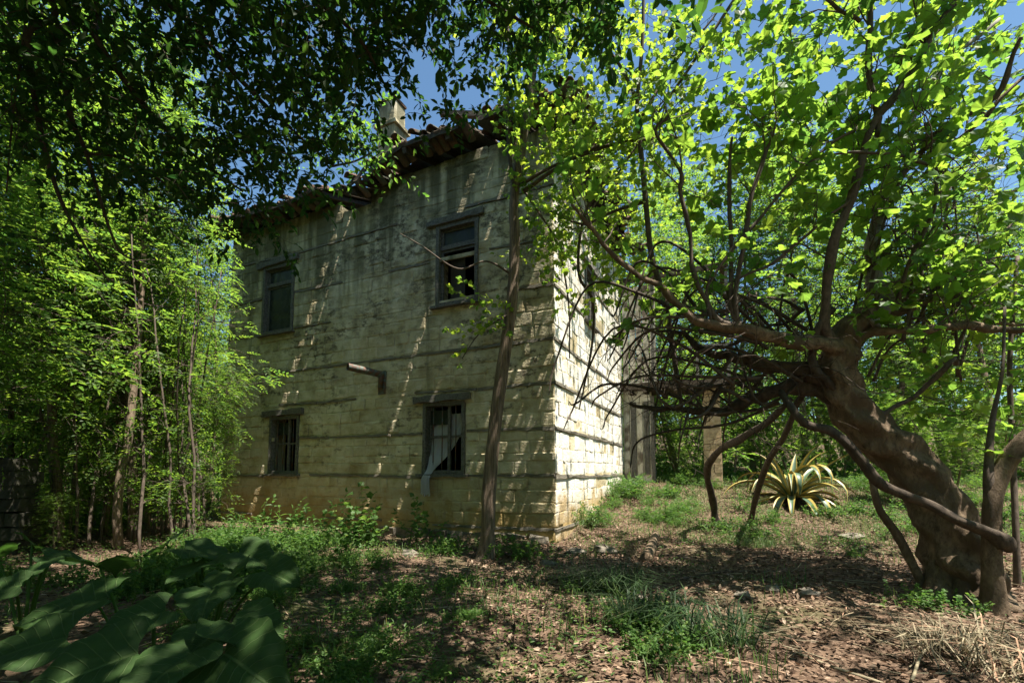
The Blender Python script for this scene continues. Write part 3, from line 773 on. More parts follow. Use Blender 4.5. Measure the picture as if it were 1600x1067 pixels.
# ------------------------------------------------------------------ fig tree
def fig_tree():
    T = thing('fig_tree', 'old leaning fig tree with thick twisted trunk and wide low limbs', 'tree', tuple(at(1505, 925, 4.85)))
    off = -np.array(T.location)
    def limb(name, pts, mt, sides=8, sub=6, rough=.03, lob=3):
        A = catmull(px_line(pts), sub)
        if name == 'limb': A[:, 3] *= .84
        if name == 'limb':
            k = np.arange(len(A)); ph = rng2.uniform(0, 6, 4)
            A[:, 0] += .018*np.sin(k*.62+ph[0])+rng2.normal(size=len(A))*.003; A[:, 2] += .018*np.sin(k*.53+ph[1])+.010*np.sin(k*1.3+ph[3]); A[:, 3] *= 1+.10*np.sin(k*.9+ph[2])+rng2.normal(size=len(A))*.05
        G = Geo(); tube(G, A[:, :3]+off, A[:, 3], sides, rough, rng2, True, lob)
        G.build(name, mt, T); return A
    rng2 = np.random.default_rng(21)
    limb('trunk', [(1520, 965, 4.8, 140), (1508, 925, 4.8, 100), (1492, 860, 4.85, 82), (1458, 780, 4.95, 70), (1410, 712, 5.05, 64), (1356, 668, 5.1, 60), (1320, 618, 5.15, 54), (1308, 565, 5.15, 50), (1322, 522, 5.15, 44), (1352, 498, 5.15, 36), (1380, 485, 5.15, 26)], M['fig'], 44, 22, .012, 5)
    for r_ in ((1470, 930, 4.75, 40, 1430, 985), (1530, 935, 4.7, 44, 1600, 985), (1505, 945, 4.6, 34, 1490, 990)):
        limb('root', [(r_[0], r_[1]-60, r_[2]+.12, r_[3]), (r_[0], r_[1], r_[2], r_[3]), (r_[4], r_[5]-8, r_[2]-.2, r_[3]*.5), (r_[4]*1.0+(r_[4]-r_[0])*.7, r_[5]+20, r_[2]-.3, 6)], M['fig'], 10)
    L = []
    def lm(pts, mt='twig', s=7): A = limb('limb', pts, M[mt], s); L.append(A); return A
    lm([(1355, 510, 5.1, 36), (1382, 474, 5.15, 30), (1370, 440, 5.2, 26), (1362, 405, 5.25, 23), (1374, 330, 5.3, 21), (1392, 270, 5.4, 18), (1420, 190, 5.5, 15), (1480, 100, 5.6, 11), (1560, 30, 5.7, 6)], 'figpale', 12)
    lm([(1310, 540, 5.1, 30), (1286, 500, 5.0, 20), (1302, 387, 4.8, 17), (1333, 292, 4.7, 16), (1374, 180, 4.6, 15), (1428, 108, 4.5, 13), (1491, 0, 4.4, 11), (1530, -90, 4.3, 8)], 'twig', 10)
    lm([(1372, 215, 4.62, 12), (1368, 160, 4.6, 13), (1356, 90, 4.5, 12), (1362, 0, 4.4, 10), (1370, -80, 4.3, 6)], 'twig')
    lm([(1345, 35, 4.45, 8), (1300, 5, 4.4, 7), (1270, -30, 4.4, 5)], 'twig')
    lm([(1330, 560, 5.1, 40), (1284, 536, 5.0, 28), (1208, 529, 4.9, 24), (1147, 511, 4.85, 20), (1081, 498, 4.8, 16), (1036, 450, 4.75, 12), (977, 417, 4.7, 10), (917, 349, 4.6, 8), (896, 320, 4.6, 5)], 'fig', 10)
    lm([(1322, 600, 5.15, 44), (1280, 590, 5.2, 34), (1243, 577, 5.3, 26), (1183, 567, 5.4, 24), (1137, 557, 5.5, 18), (1097, 545, 5.55, 13), (1060, 520, 5.6, 8), (1020, 515, 5.7, 4)], 'deadwood', 9)
    lm([(1330, 625, 5.2, 44), (1264, 607, 5.3, 32), (1213, 610, 5.4, 24), (1178, 622, 5.5, 24), (1147, 638, 5.6, 18), (1097, 643, 5.7, 15), (1026, 638, 5.8, 11), (985, 630, 5.9, 5)], 'deadwood', 9)
    lm([(1322, 540, 5.1, 30), (1344, 526, 5.05, 18), (1400, 516, 4.9, 15), (1466, 513, 4.8, 14), (1532, 511, 4.7, 15), (1592, 516, 4.6, 11), (1660, 520, 4.5, 6)], 'fig', 9)
    lm([(1345, 515, 5.1, 20), (1390, 496, 5.2, 14), (1446, 468, 5.2, 12), (1491, 465, 5.1, 10), (1552, 501, 5.0, 8), (1620, 510, 5.0, 5)], 'fig', 8)
    lm([(1372, 490, 5.15, 18), (1430, 462, 5.3, 10), (1480, 440, 5.4, 8), (1540, 400, 5.5, 5)], 'twig')
    lm([(1154, 510, 4.85, 11), (1127, 500, 4.83, 11), (1090, 450, 4.8, 9), (1081, 391, 4.8, 8), (1066, 315, 4.75, 8), (1063, 270, 4.7, 7), (1027, 211, 4.65, 6), (1041, 180, 4.6, 4)], 'twig', 7)
    lm([(1150, 512, 4.85, 8), (1144, 477, 4.85, 8), (1140, 360, 4.9, 8), (1144, 216, 4.9, 6)], 'twig')
    lm([(1150, 510, 4.85, 9), (1153, 441, 4.8, 9), (1171, 324, 4.7, 9), (1198, 234, 4.65, 7), (1205, 190, 4.6, 3)], 'twig')
    lm([(1110, 500, 4.8, 6), (1108, 450, 4.8, 6), (1185, 337, 4.7, 6), (1293, 234, 4.6, 6), (1369, 180, 4.6, 5)], 'twig')
    lm([(1149, 441, 4.9, 5), (1230, 391, 4.8, 6), (1311, 328, 4.7, 5), (1350, 270, 4.7, 3)], 'twig')
    lm([(1293, 238, 4.5, 4), (1392, 243, 4.5, 6), (1459, 261, 4.6, 6), (1464, 306, 4.6, 6), (1437, 373, 4.8, 7), (1401, 472, 5.0, 8)], 'twig')
    lm([(1599, 58, 4.2, 8), (1554, 148, 4.5, 11), (1477, 202, 4.8, 12), (1410, 270, 5.0, 12), (1390, 330, 5.2, 12)], 'twig')
    lm([(1600, 120, 4.6, 6), (1550, 170, 4.7, 8), (1500, 215, 4.9, 8), (1430, 250, 5.1, 8)], 'fig')
    lm([(1235, 625, 5.4, 10), (1215, 645, 6.0, 12), (1162, 683, 7.4, 13), (1115, 712, 8.8, 13), (1106, 750, 9.4, 13), (1116, 795, 9.8, 13), (1120, 826, 9.9, 13)], 'deadwood', 9)
    lm([(1250, 620, 5.4, 10), (1236, 658, 6.4, 11), (1205, 715, 8.2, 11), (1176, 795, 9.6, 10), (1170, 828, 9.8, 10)], 'deadwood', 8)
    lm([(1300, 480, 5.0, 12), (1275, 520, 5.0, 14), (1270, 560, 5.1, 16), (1300, 610, 5.1, 16)], 'deadwood', 8)
    lm([(1500, 600, 4.9, 4), (1490, 560, 4.7, 10), (1430, 620, 4.9, 9), (1350, 665, 5.0, 10)], 'twig')
    # long arching whips that loop down over the wing
    ra = np.random.default_rng(64)
    for k in range(34):
        x0, y0 = ra.uniform(1060, 1290), ra.uniform(480, 640); Y0 = 5.1+ra.uniform(0, .5)
        dx = ra.uniform(60, 260); up = ra.uniform(-160, 120); dn = ra.uniform(-40, 130)
        pts = [(x0, y0, Y0, ra.uniform(4, 7)), (x0-dx*.35, y0+up*.6, Y0+ra.uniform(-.3, .4), 5), (x0-dx*.75, y0+up*.8, Y0+ra.uniform(-.2, .7), 4), (x0-dx, y0+dn*.6, Y0+ra.uniform(0, .9), 3), (x0-dx*1.05, y0+dn, Y0+ra.uniform(0, .9), 1.5)]
        A = catmull(px_line(pts), 6); G = Geo(); tube(G, A[:, :3]+off, A[:, 3], 6, .04, rng2); G.build('branch', M['twig'] if k % 2 else M['deadwood'], T)
    for k in range(22):
        x0, y0 = ra.uniform(1330, 1500), ra.uniform(470, 600); Y0 = 5.1+ra.uniform(0, .6); dx = ra.uniform(-60, 240); up = ra.uniform(60, 240)
        pts = [(x0, y0, Y0, ra.uniform(4, 6)), (x0+dx*.3, y0-up*.7, Y0, 4), (x0+dx*.7, y0-up, Y0+ra.uniform(-.3, .4), 3), (x0+dx, y0-up*.6, Y0+.2, 2)]
        A = catmull(px_line(pts), 6); G = Geo(); tube(G, A[:, :3]+off, A[:, 3], 6, .04, rng2); G.build('branch', M['twig'], T)
    # fine tangle and leafy sprays
    C = Crown(22); R = C.rng
    fine = Crown(23)
    for A in L:
        seg = np.linalg.norm(np.diff(A[:, :3], axis=0), axis=1); tot = seg.sum(); n = int(tot/.19)
        for k in range(n):
            i = int(R.integers(int(len(A)*.2), len(A)-1)); p = A[i, :3]; d = unit(A[i+1, :3]-A[i, :3])
            px = p[0]/p[1]*FPX+800
            up = p[2] > 2.7 or R.random() < .2
            if up and p[2] > 2.2:
                if not (p[2] > 3.0 and 1070 < px < 1190 and R.random() < .7) and not (px < 1420 and p[2] < 1.25+(738-300)/FPX*p[1] and R.random() < .62):
                    C.spray(p+off, unit(d*.5+rdir(R, .5, .5)*.8+np.array([0, 0, .2])), R.uniform(.4, 1.0), max(.004, min(.010, A[i, 3]*.5)), 2, .05, .2, 3, .16, .35)
            if R.random() < .45:
                fine.spray(p+off, unit(rdir(R, .0, .7)), R.uniform(.3, .9), .004, 2, -.02, .35, 3, .5, .3, 4)
    # tangle of bare twigs over the wing
    for k in range(130):
        p = at(R.uniform(985, 1300), R.uniform(450, 640), R.uniform(5.0, 6.2))
        fine.spray(p+off, unit(rdir(R, -.1, .6)), R.uniform(.5, 1.2), .0075, 2, .0, .3, 3, .6, .3, 4)
    for k in range(160):
        p = at(R.uniform(1300, 1600), R.uniform(260, 560), R.uniform(5.0, 6.2))
        fine.spray(p+off, unit(rdir(R, .2, .6)), R.uniform(.5, 1.1), .004, 2, .0, .3, 3, .6, .3, 4)
    # outer leafy shoots filling the crown
    spots = []
    for k in range(390):
        x = R.uniform(1180, 1750); y = R.uniform(-260, 330); Y = R.uniform(4.2, 7.2)
        if x < 1240 and y < 60 and R.random() < .6: continue
        spots.append((x, y, Y))
    for k in range(42): spots.append((R.uniform(1060, 1260), R.uniform(225, 370), R.uniform(4.8, 6.6)))
    for k in range(50): spots.append((R.uniform(1160, 1300), R.uniform(0, 250), R.uniform(4.8, 6.6)))
    for k in range(100): spots.append((R.uniform(1380, 1700), R.uniform(300, 700), R.uniform(4.6, 7.2)))
    for x, y, Y in spots:
        p = at(x, y, Y)
        if p[2] < .9: continue
        C.spray(p+off, rdir(R, .35, .5), R.uniform(.35, .7), .0055, 1, .06, .2, 3, .12, .1)
    for k in range(330):   # unseen sprays added above the picture to dapple the clearing
        p = np.array((R.uniform(1.6, 7.0), R.uniform(-.8, 5.2), R.uniform(6.6, 8.6)))
        if (p[2]-CAMZ)/max(p[1], .1) < 1.15: continue
        C.spray(p+off, rdir(R, .1, .4), R.uniform(.3, .8), .005, 1, .0, .2, 3, .13, .1)
    C.tw.build('twigs', M['twig'], T, kind='stuff'); fine.tw.build('dead_twigs', M['deadwood'], T, kind='stuff')
    A, D = C.arr(); n = len(A)
    W = A-off; px = W[:, 0]/W[:, 1]*FPX+800; zz = (W[:, 2]-CAMZ)/W[:, 1]*FPX
    N = unit(np.array([0, 0, 1.0])+R.normal(size=(n, 3))*.45); S = R.uniform(.065, .20, n)
    D = unit(D+np.array([0, 0, -.35]))
    inview = (px > 1000) & (px < 1600) & (zz > -200) & (zz < 740)
    score = np.where(inview, S/W[:, 1], 0); order = np.argsort(-score); big = order[:290]; rest = order[290:]
    ms = []
    for tm in TG:
        g = Geo(); g.add(tm[0], tm[1]); ms.append(g.mesh('leaf', M['figleaf'], smooth=False))
    for i in big:
        d = D[i]; x = unit(np.cross(d, N[i])); z = np.cross(x, d)
        o = bpy.data.objects.new('leaf', ms[i % 4]); COL.objects.link(o); o.parent = T
        m = Matrix(((x[0], d[0], z[0], A[i][0]), (x[1], d[1], z[1], A[i][1]), (x[2], d[2], z[2], A[i][2]), (0, 0, 0, 1)))
        o.matrix_local = m @ Matrix.Scale(S[i], 4)
    G = Geo()
    for k in range(4): s = rest[k::4]; leaves(G, A[s], D[s], N[s], S[s], TG[k])
    G.build('foliage', M['figleaf'], T, smooth=False, kind='stuff')
    print('fig leaves', n)
fig_tree()

# dead limb leaning across the fig trunk
def bare(name, label, cat, pts, mt, sides=9, group=None, lob=3, rough=.03, kids=0, seed=0):
    A = catmull(px_line(pts), 6); o = A[0, :3].copy(); r = np.random.default_rng(seed+77)
    G = Geo(); tube(G, A[:, :3]-o, A[:, 3], sides, rough, r, True, lob)
    t = G.build(name, mt, None, label=label, cat=cat, group=group, loc=tuple(o)); return t
bare('fallen_limb', 'long dark dead limb leaning diagonally across the front of the fig trunk', 'branch',
     [(1580, 862, 4.3, 12), (1570, 848, 4.32, 26), (1545, 832, 4.34, 19), (1491, 810, 4.4, 16), (1455, 790, 4.45, 14), (1415, 774, 4.5, 15), (1375, 754, 4.55, 16), (1348, 722, 4.6, 15), (1320, 690, 4.65, 15), (1294, 672, 4.7, 14), (1262, 664, 4.78, 12), (1243, 645, 4.85, 12), (1220, 612, 5.2, 9)], M['deadwood'], 10)
bare('leaning_stem', 'thin pale brown stem leaning against the left side of the fig trunk', 'branch',
     [(1450, 932, 4.9, 14), (1425, 880, 4.95, 13), (1402, 835, 5.0, 12), (1374, 794, 5.05, 11), (1362, 749, 5.1, 9)], M['fig'], 9)

# ------------------------------------------------------------------ smooth young tree at the right edge
def side_tree():
    T = thing('young_fig', 'smooth pale forked young trunk rising just right of the old fig', 'tree', tuple(at(1552, 940, 4.4)))
    off = -np.array(T.location); r = np.random.default_rng(5)
    def lim(name, pts, mt='fig', s=12):
        A = catmull(px_line(pts), 6); G = Geo(); tube(G, A[:, :3]+off, A[:, 3], s, .012, r, True, 2); G.build(name, M[mt], T); return A
    lim('trunk', [(1550, 965, 4.4, 44), (1552, 930, 4.4, 32), (1549, 850, 4.4, 25), (1552, 780, 4.4, 25), (1570, 728, 4.4, 23), (1598, 690, 4.35, 22), (1640, 640, 4.3, 16), (1680, 540, 4.2, 12)])
    a = lim('limb', [(1552, 790, 4.4, 20), (1545, 740, 4.42, 14), (1550, 660, 4.5, 8), (1566, 580, 4.5, 5), (1570, 480, 4.6, 4)], 'twig', 8)
    lim('limb', [(1590, 940, 5.2, 9), (1588, 850, 5.2, 9), (1582, 700, 5.3, 8), (1578, 560, 5.3, 7), (1590, 400, 5.3, 5)], 'twig', 8)
    C = Crown(8)
    for k in range(60):
        p = at(C.rng.uniform(1430, 1700), C.rng.uniform(350, 700), C.rng.uniform(4.3, 5.2)); C.spray(p+off, rdir(C.rng, .2, .5), .45, .004, 1, .0, .2, 3, .12, .2)
    C.tw.build('twigs', M['twig'], T, kind='stuff'); A, D = C.arr(); G = Geo()
    leaves(G, A, D+np.array([0, 0, -.3]), unit(np.array([0, 0, 1.])+C.rng.normal(size=A.shape)*.4), C.rng.uniform(.09, .17, len(A)), TG[1]); G.build('foliage', M['figleaf'], T, smooth=False, kind='stuff')
side_tree()

# ------------------------------------------------------------------ slender tree in front of the house
def slim_tree():
    T = thing('slender_tree', 'tall slender furrowed tree standing close in front of the house wall', 'tree', tuple(at(760, 868, 7.25)))
    off = -np.array(T.location); r = np.random.default_rng(6)
    def lim(name, pts, mt='bark', s=14, ro=.02):
        A = catmull(px_line(pts), 8); G = Geo(); tube(G, A[:, :3]+off, A[:, 3], s, ro, r, True, 5); G.build(name, M[mt], T); return A
    tr = lim('trunk', [(756, 885, 7.25, 38), (760, 862, 7.25, 25), (763, 820, 7.25, 21.5), (764, 760, 7.25, 21), (774, 660, 7.25, 20), (788, 560, 7.25, 19), (800, 470, 7.25, 18), (804, 380, 7.25, 16), (803, 320, 7.25, 15), (812, 250, 7.2, 15), (822, 190, 7.15, 14), (832, 110, 7.1, 13), (838, 20, 7.0, 11), (846, -120, 7.0, 8), (850, -260, 7.0, 4)])
    L = [lim('limb', [(805, 300, 7.22, 8), (797, 250, 7.1, 7), (793, 170, 7.0, 6), (795, 90, 6.9, 5), (790, -30, 6.8, 4)], 'twig', 8),
         lim('limb', [(818, 300, 7.2, 7), (862, 268, 7.0, 6), (905, 245, 6.8, 5), (975, 222, 6.6, 5), (1080, 214, 6.3, 3)], 'twig', 7),
         lim('limb', [(812, 290, 7.2, 6), (860, 262, 7.0, 5), (930, 230, 6.7, 5), (985, 190, 6.5, 4), (1000, 150, 6.4, 3)], 'twig', 7),
         lim('limb', [(802, 430, 7.25, 5), (760, 408, 7.1, 3), (715, 420, 7.0, 3), (660, 385, 6.9, 2), (625, 365, 6.9, 1.5)], 'twig', 6),
         lim('limb', [(834, 90, 7.1, 6), (880, 20, 6.8, 5), (940, -60, 6.4, 3)], 'twig', 7),
         lim('limb', [(836, 60, 7.0, 6), (780, 0, 6.8, 5), (700, -80, 6.5, 3)], 'twig', 7)]
    C = Crown(66); R = C.rng
    for A in L[:3]+L[4:]+[tr[60:]]:
        for k in range(30):
            i = int(R.integers(len(A)//4, len(A)-1)); p = A[i, :3]
            if p[2] < 4.2: continue
            C.spray(p+off, rdir(R, .1, .5), R.uniform(.3, .8), .004, 2, -.01, .25, 3, .10, .3)
    for k in range(15):  # the two low sprays against the wall
        p = at(R.uniform(760, 812), R.uniform(468, 500), 7.2); C.spray(p+off, unit(np.array([-.9, -.25, -.15])+R.normal(size=3)*.3), R.uniform(.2, .75), .003, 1, -.05, .2, 3, .1, .2)
    for (x, y) in ((715, 575), (706, 560), (720, 548)): C.spray(at(x+14, y-14, 7.1)+off, unit(np.array([-.5, 0, -.5])), .16, .002, 1, 0, .1, 2, .06)
    G0 = Geo(); A2 = catmull(px_line([(795, 490, 7.2, 3), (750, 520, 7.1, 2), (722, 560, 7.1, 1.5)]), 4); tube(C.tw, A2[:, :3]+off, A2[:, 3], 4)
    C.tw.build('twigs', M['twig'], T, kind='stuff'); A, D = C.arr(); G = Geo()
    leaves(G, A, D, unit(np.array([0, 0, 1.])+R.normal(size=A.shape)*.5), R.uniform(.07, .12, len(A)), TV[0])
    G.build('foliage', M['vine'], T, smooth=False, kind='stuff'); print('slim', len(A))
slim_tree()

# ------------------------------------------------------------------ vine over the corner of the house, roof and the fig's left limbs
def corner_vine():
    T = thing('grape_vine', 'sunlit grape vine scrambling over the roof corner and down the right wall', 'vine', tuple(np.array(CORNER)+np.array((.4, .3, 0))))
    off = -np.array(T.location); r = np.random.default_rng(7); C = Crown(71); R = C.rng
    st = []
    for pts in ([(1066, 640, 6.6, 6), (1040, 480, 6.4, 10), (1018, 400, 6.3, 9), (1009, 315, 6.2, 9), (998, 200, 6.1, 8), (996, 157, 6.0, 7), (1004, 60, 5.9, 6), (1006, -60, 5.8, 4)],
                [(905, 640, 8.0, 2), (925, 540, 7.8, 4), (926, 470, 7.6, 5), (905, 430, 7.5, 5), (908, 360, 7.4, 5), (930, 300, 7.3, 4), (990, 240, 7.1, 4), (1040, 180, 6.9, 3)],
                [(890, 560, 8.2, 2), (888, 470, 8.1, 3), (870, 380, 8.0, 3), (840, 330, 7.9, 4), (820, 300, 7.8, 4)],
                [(996, 157, 6.0, 6), (960, 90, 6.0, 5), (900, 30, 6.0, 4), (840, -20, 6.0, 3)],
                [(1004, 180, 6.0, 5), (1060, 90, 6.0, 4), (1120, 20, 6.0, 3), (1150, -60, 6.0, 3)],
                [(1009, 315, 6.2, 6), (960, 330, 6.6, 5), (910, 350, 7.1, 4), (860, 330, 7.4, 3)],
                [(1160, -20, 5.6, 5), (1075, 110, 5.8, 5), (1040, 160, 5.9, 4), (960, 280, 6.2, 3)]):
        A = catmull(px_line(pts), 6); G = Geo(); tube(G, A[:, :3]+off, A[:, 3], 7, .03, r); G.build('stem', M['twig'], T); st.append(A)
    for A in st:
        for k in range(16):
            i = int(R.integers(2, len(A)-1)); p = A[i, :3]
            if p[2] > 3.8: C.spray(p+off, rdir(R, .1, .5), R.uniform(.3, .8), .004, 2, -.02, .3, 3, .12, .2)
    # masses: over the roof corner, along the eave, hanging down the right wall
    def mass(n, x0, x1, y0, y1, Y0, Y1, L=.5):
        for k in range(n):
            p = at(R.uniform(x0, x1), R.uniform(y0, y1), R.uniform(Y0, Y1)); C.spray(p+off, rdir(R, -.1, .5), R.uniform(.5, 1)*L, .003, 1, -.06, .3, 3, .09, .05)
    mass(50, 835, 930, 130, 260, 6.6, 8.0); mass(42, 850, 985, 240, 350, 6.6, 8.2); mass(60, 800, 900, 300, 420, 7.6, 8.2, .35)
    mass(55, 900, 1010, 330, 420, 6.2, 7.4, .4); mass(36, 930, 1000, 400, 470, 6.2, 7.2, .35); mass(110, 890, 1070, 0, 240, 5.4, 7.0, .6); mass(50, 860, 960, -80, 100, 5.6, 7.4)
    mass(24, 1010, 1110, 400, 520, 5.8, 6.8, .4)
    for k in range(75):
        q = np.array(CORNER+EX*R.uniform(.3, 1.9)+EY*R.uniform(-.2, 6.0))+np.array((0, 0, R.uniform(6.6, 8.3)))
        C.spray(q+off, unit(np.array(EX)*R.choice([-1, 1])+R.normal(size=3)*.25), R.uniform(.5, 1.1), .005, 1, -.01, .12, 3, .10, .05)
    C.tw.build('tendrils', M['twig'], T, kind='stuff'); A, D = C.arr(); n = len(A)
    N = unit(np.array([0, 0, 1.0])+R.normal(size=(n, 3))*.5); S = R.uniform(.05, .125, n); D = unit(D+np.array([0, 0, -.5]))
    W = A-off; order = np.argsort(-S/W[:, 1]); big = order[:200]; rest = order[200:]; ms = []
    for tm in TV: g = Geo(); g.add(tm[0], tm[1]); ms.append(g.mesh('leaf', M['vine'], smooth=False))
    for i in big:
        d = D[i]; x = unit(np.cross(d, N[i])); z = np.cross(x, d)
        o = bpy.data.objects.new('leaf', ms[i % 3]); COL.objects.link(o); o.parent = T
        o.matrix_local = Matrix(((x[0], d[0], z[0], A[i][0]), (x[1], d[1], z[1], A[i][1]), (x[2], d[2], z[2], A[i][2]), (0, 0, 0, 1))) @ Matrix.Scale(S[i], 4)
    G = Geo()
    for k in range(3): s = rest[k::3]; leaves(G, A[s], D[s], N[s], S[s], TV[k])
    G.build('foliage', M['vine'], T, smooth=False, kind='stuff'); print('vine', n)
corner_vine()

# ------------------------------------------------------------------ dark tree whose boughs hang over the camera, upper left
def overhang():
    base = np.array((-3.6, -1.6, .2))
    T = thing('overhanging_tree', 'dark leafy tree whose long boughs hang down across the upper left', 'tree', tuple(base))
    off = -base; r = np.random.default_rng(9); H = Crown(93); HI = []; C = Crown(91); R = C.rng; L = []
    G = Geo(); A = catmull([(-3.6, -1.6, -.2, .22), (-3.5, -1.5, 1.5, .19), (-3.2, -1.0, 3.4, .17), (-2.6, -.2, 5.2, .13), (-1.8, .8, 6.8, .08), (-1.2, 1.5, 8.2, .03)], 6)
    tube(G, A[:, :3]+off, A[:, 3], 14, .02, r, True, 4); G.build('trunk', M['bark'], T)
    def lim(W, s=8):
        A = catmull(W, 6); G = Geo(); tube(G, A[:, :3]+off, A[:, 3], s, .03, r, True, 3); G.build('limb', M['deadwood'], T); L.append(A)
    def pl(pts, first=None):
        W = list(px_line(pts)); 
        if first is not None: W = [np.array(first)]+W
        lim(np.array(W))
    pl([(30, -60, 3.2, 12), (42, 60, 3.3, 9), (60, 190, 3.5, 8), (90, 300, 3.6, 6), (130, 380, 3.7, 4), (170, 440, 3.8, 2)], (-3.2, -.9, 4.0, .06))
    pl([(60, -50, 3.4, 11), (90, 60, 3.5, 10), (110, 180, 3.6, 8), (135, 240, 3.7, 6), (180, 380, 3.9, 4), (215, 410, 4.0, 2)], (-3.0, -.7, 4.6, .06))
    pl([(100, -60, 3.4, 10), (150, 60, 3.5, 10), (230, 170, 3.8, 8), (300, 240, 4.1, 5), (380, 300, 4.4, 3)], (-2.9, -.6, 4.8, .06))
    pl([(200, -80, 3.4, 9), (300, 40, 3.7, 9), (400, 150, 4.0, 7), (470, 215, 4.3, 4), (520, 260, 4.6, 2)], (-2.6, -.2, 5.2, .07))
    pl([(330, -120, 3.4, 9), (470, -20, 3.7, 8), (560, 60, 4.0, 6), (600, 130, 4.3, 3)], (-2.4, .0, 5.5, .07))
    pl([(520, -200, 3.4, 9), (660, -80, 3.7, 8), (760, 0, 4.0, 6), (860, 60, 4.3, 3)], (-2.0, .5, 6.3, .06))
    pl([(135, 240, 3.7, 5), (200, 250, 3.9, 4), (280, 300, 4.1, 3), (340, 320, 4.3, 2), (420, 305, 4.5, 1.5)])
    pl([(40, 40, 3.3, 4), (20, 180, 3.3, 3), (10, 300, 3.4, 2)])
    for p in ((-1.5, 1.0, 6.6), (-.5, .5, 6.2), (.6, .2, 6.0), (-1.0, 2.4, 6.3)):
        lim(np.array([(-2.0, .5, 6.2, .07), (*(np.array(p)+(-.5, 0, .1)), .05), (*p, .03), (p[0]+1.2, p[1]+.5, p[2]-.2, .01)]))
    for A in L:
        for k in range(20):
            i = int(R.integers(4, len(A)-1)); p = A[i, :3]
            if p[1] > 2.5 and p[0]/p[1]*FPX+800 < 300 and 738-(p[2]-CAMZ)/p[1]*FPX > 190 and k % 5: continue
            C.spray(p+off, rdir(R, -.1, .5), R.uniform(.35, .8), .004, 2, -.04, .25, 3, .06, .2)
    def mass(n, x0, x1, y0, y1, Y0, Y1, L=.55, f=None):
        for k in range(n):
            x, y = R.uniform(x0, x1), R.uniform(y0, y1)
            if f and not f(x, y): continue
            p = at(x, y, R.uniform(Y0, Y1)); C.spray(p+off, rdir(R, -.2, .5), R.uniform(.5, 1)*L, .003, 1, -.08, .3, 3, .045, .05)
    low = lambda x, y: y < np.interp(x, [0, 100, 200, 330, 420, 520, 620], [130, 165, 225, 320, 330, 240, 90])+R.normal()*22
    mass(900, -80, 620, -260, 350, 3.0, 4.8, .5, low)
    mass(330, 560, 960, -260, 90, 3.2, 5.0, .5, lambda x, y: y < np.interp(x, [560, 700, 800, 960], [60, 130, 110, 30])+R.normal()*20)
    mass(24, 570, 760, 90, 200, 3.8, 4.8, .3)
    # outer bough beside the chimney, its sunlight put into a brighter leaf colour
    pl([(520, 260, 4.6, 4), (560, 250, 5.2, 3), (600, 225, 5.8, 2)])
    B = Crown(92)
    for k in range(110):
        p = at(B.rng.normal(540, 42), B.rng.normal(225, 36), B.rng.uniform(5.2, 6.2)); B.spray(p+off, rdir(B.rng, .1, .5), B.rng.uniform(.2, .5), .003, 1, 0, .3, 3, .06, .05)
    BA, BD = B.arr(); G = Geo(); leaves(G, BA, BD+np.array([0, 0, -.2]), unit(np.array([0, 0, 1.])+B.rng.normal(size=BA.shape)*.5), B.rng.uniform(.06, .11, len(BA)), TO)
    G.build('foliage', M['litbough'], T, smooth=False, kind='stuff', label='bright sunlit outer foliage')
    # unseen high crown sprays added to shade the ground and block sky
    for k in range(2300):
        p = np.array((R.uniform(-7.5, 1.9), R.uniform(-4, 5.0), 0)); p[2] = 5.6+R.uniform(0, 2.4)
        q = p[0]/max(.1, p[1])*FPX; ang = (p[2]-CAMZ)/max(.1, p[1])
        if p[1] > 1 and ang < .98: continue
        HI.append(p+off)
    for p in HI: H.spray(p, rdir(R, 0, .4), R.uniform(.5, 1.1), .004, 1, -.03, .3, 3, .09, .05)
    HA, HD = H.arr(); G = Geo(); leaves(G, HA, HD, unit(np.array([0, 0, 1.0])+R.normal(size=HA.shape)*.4), R.uniform(.14, .24, len(HA)), TO); G.build('added_shade_foliage', M['dark'], T, smooth=False, kind='stuff')
    C.tw.build('twigs', M['deadwood'], T, kind='stuff'); A, D = C.arr(); n = len(A)
    N = unit(np.array([0, 0, 1.0])+R.normal(size=(n, 3))*.5)
    G = Geo(); leaves(G, A, D+np.array([0, 0, -.4]), N, R.uniform(.05, .105, n), TO)
    leaves(G, A+R.normal(size=A.shape)*.02, -D+R.normal(size=A.shape)*.6+np.array([0, 0, -.3]), N, R.uniform(.05, .095, n), TO)
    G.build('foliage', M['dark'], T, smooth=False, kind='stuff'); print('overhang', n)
overhang()

# ------------------------------------------------------------------ thicket trees
def locust_proto(seed, H=8.0, spread=1.9, z0=1.3, n=210, mt='thicket', pairs=4):
    """one tree: tapering stem, layered sprays of pinnate leaves"""
    C = Crown(seed); R = C.rng; G = Geo()
    P = walk((0, 0, -.2), (R.normal()*.06, R.normal()*.06, 1), H, 14, R, .05, .05)
    tube(G, P, np.linspace(.075, .012, len(P)), 9, .03, R, True, 3)
    tm = G.mesh('trunk', M['bark'])
    for k in range(n):
        t = z0/H+(1-z0/H)*R.random()**.8; i = min(int(t*14), 13); p = P[i]+(P[i+1]-P[i])*(t*14-i)
        L = spread*(1.15-.75*t)*R.uniform(.5, 1.1)
        C.spray(p, rdir(R, .25, .25), L, .010, 2, -.015, .14, 4, .17, .3, 4)
    A, D = C.arr(); g = Geo(); D[:, 2] *= .5
    compound(g, A, D, R, .27, pairs, TS, .36)
    cm = g.mesh('crown', M[mt], smooth=False); bm = C.tw.mesh('branches', M['twig'])
    print('proto', len(A)); return tm, bm, cm
PROTO = [locust_proto(300+i, *a) for i, a in enumerate([(8.5, 1.9, 2.1, 105), (7.5, 2.2, 1.2, 100), (9.5, 1.8, 2.4, 110), (8.0, 2.0, 1.9, 100)])]
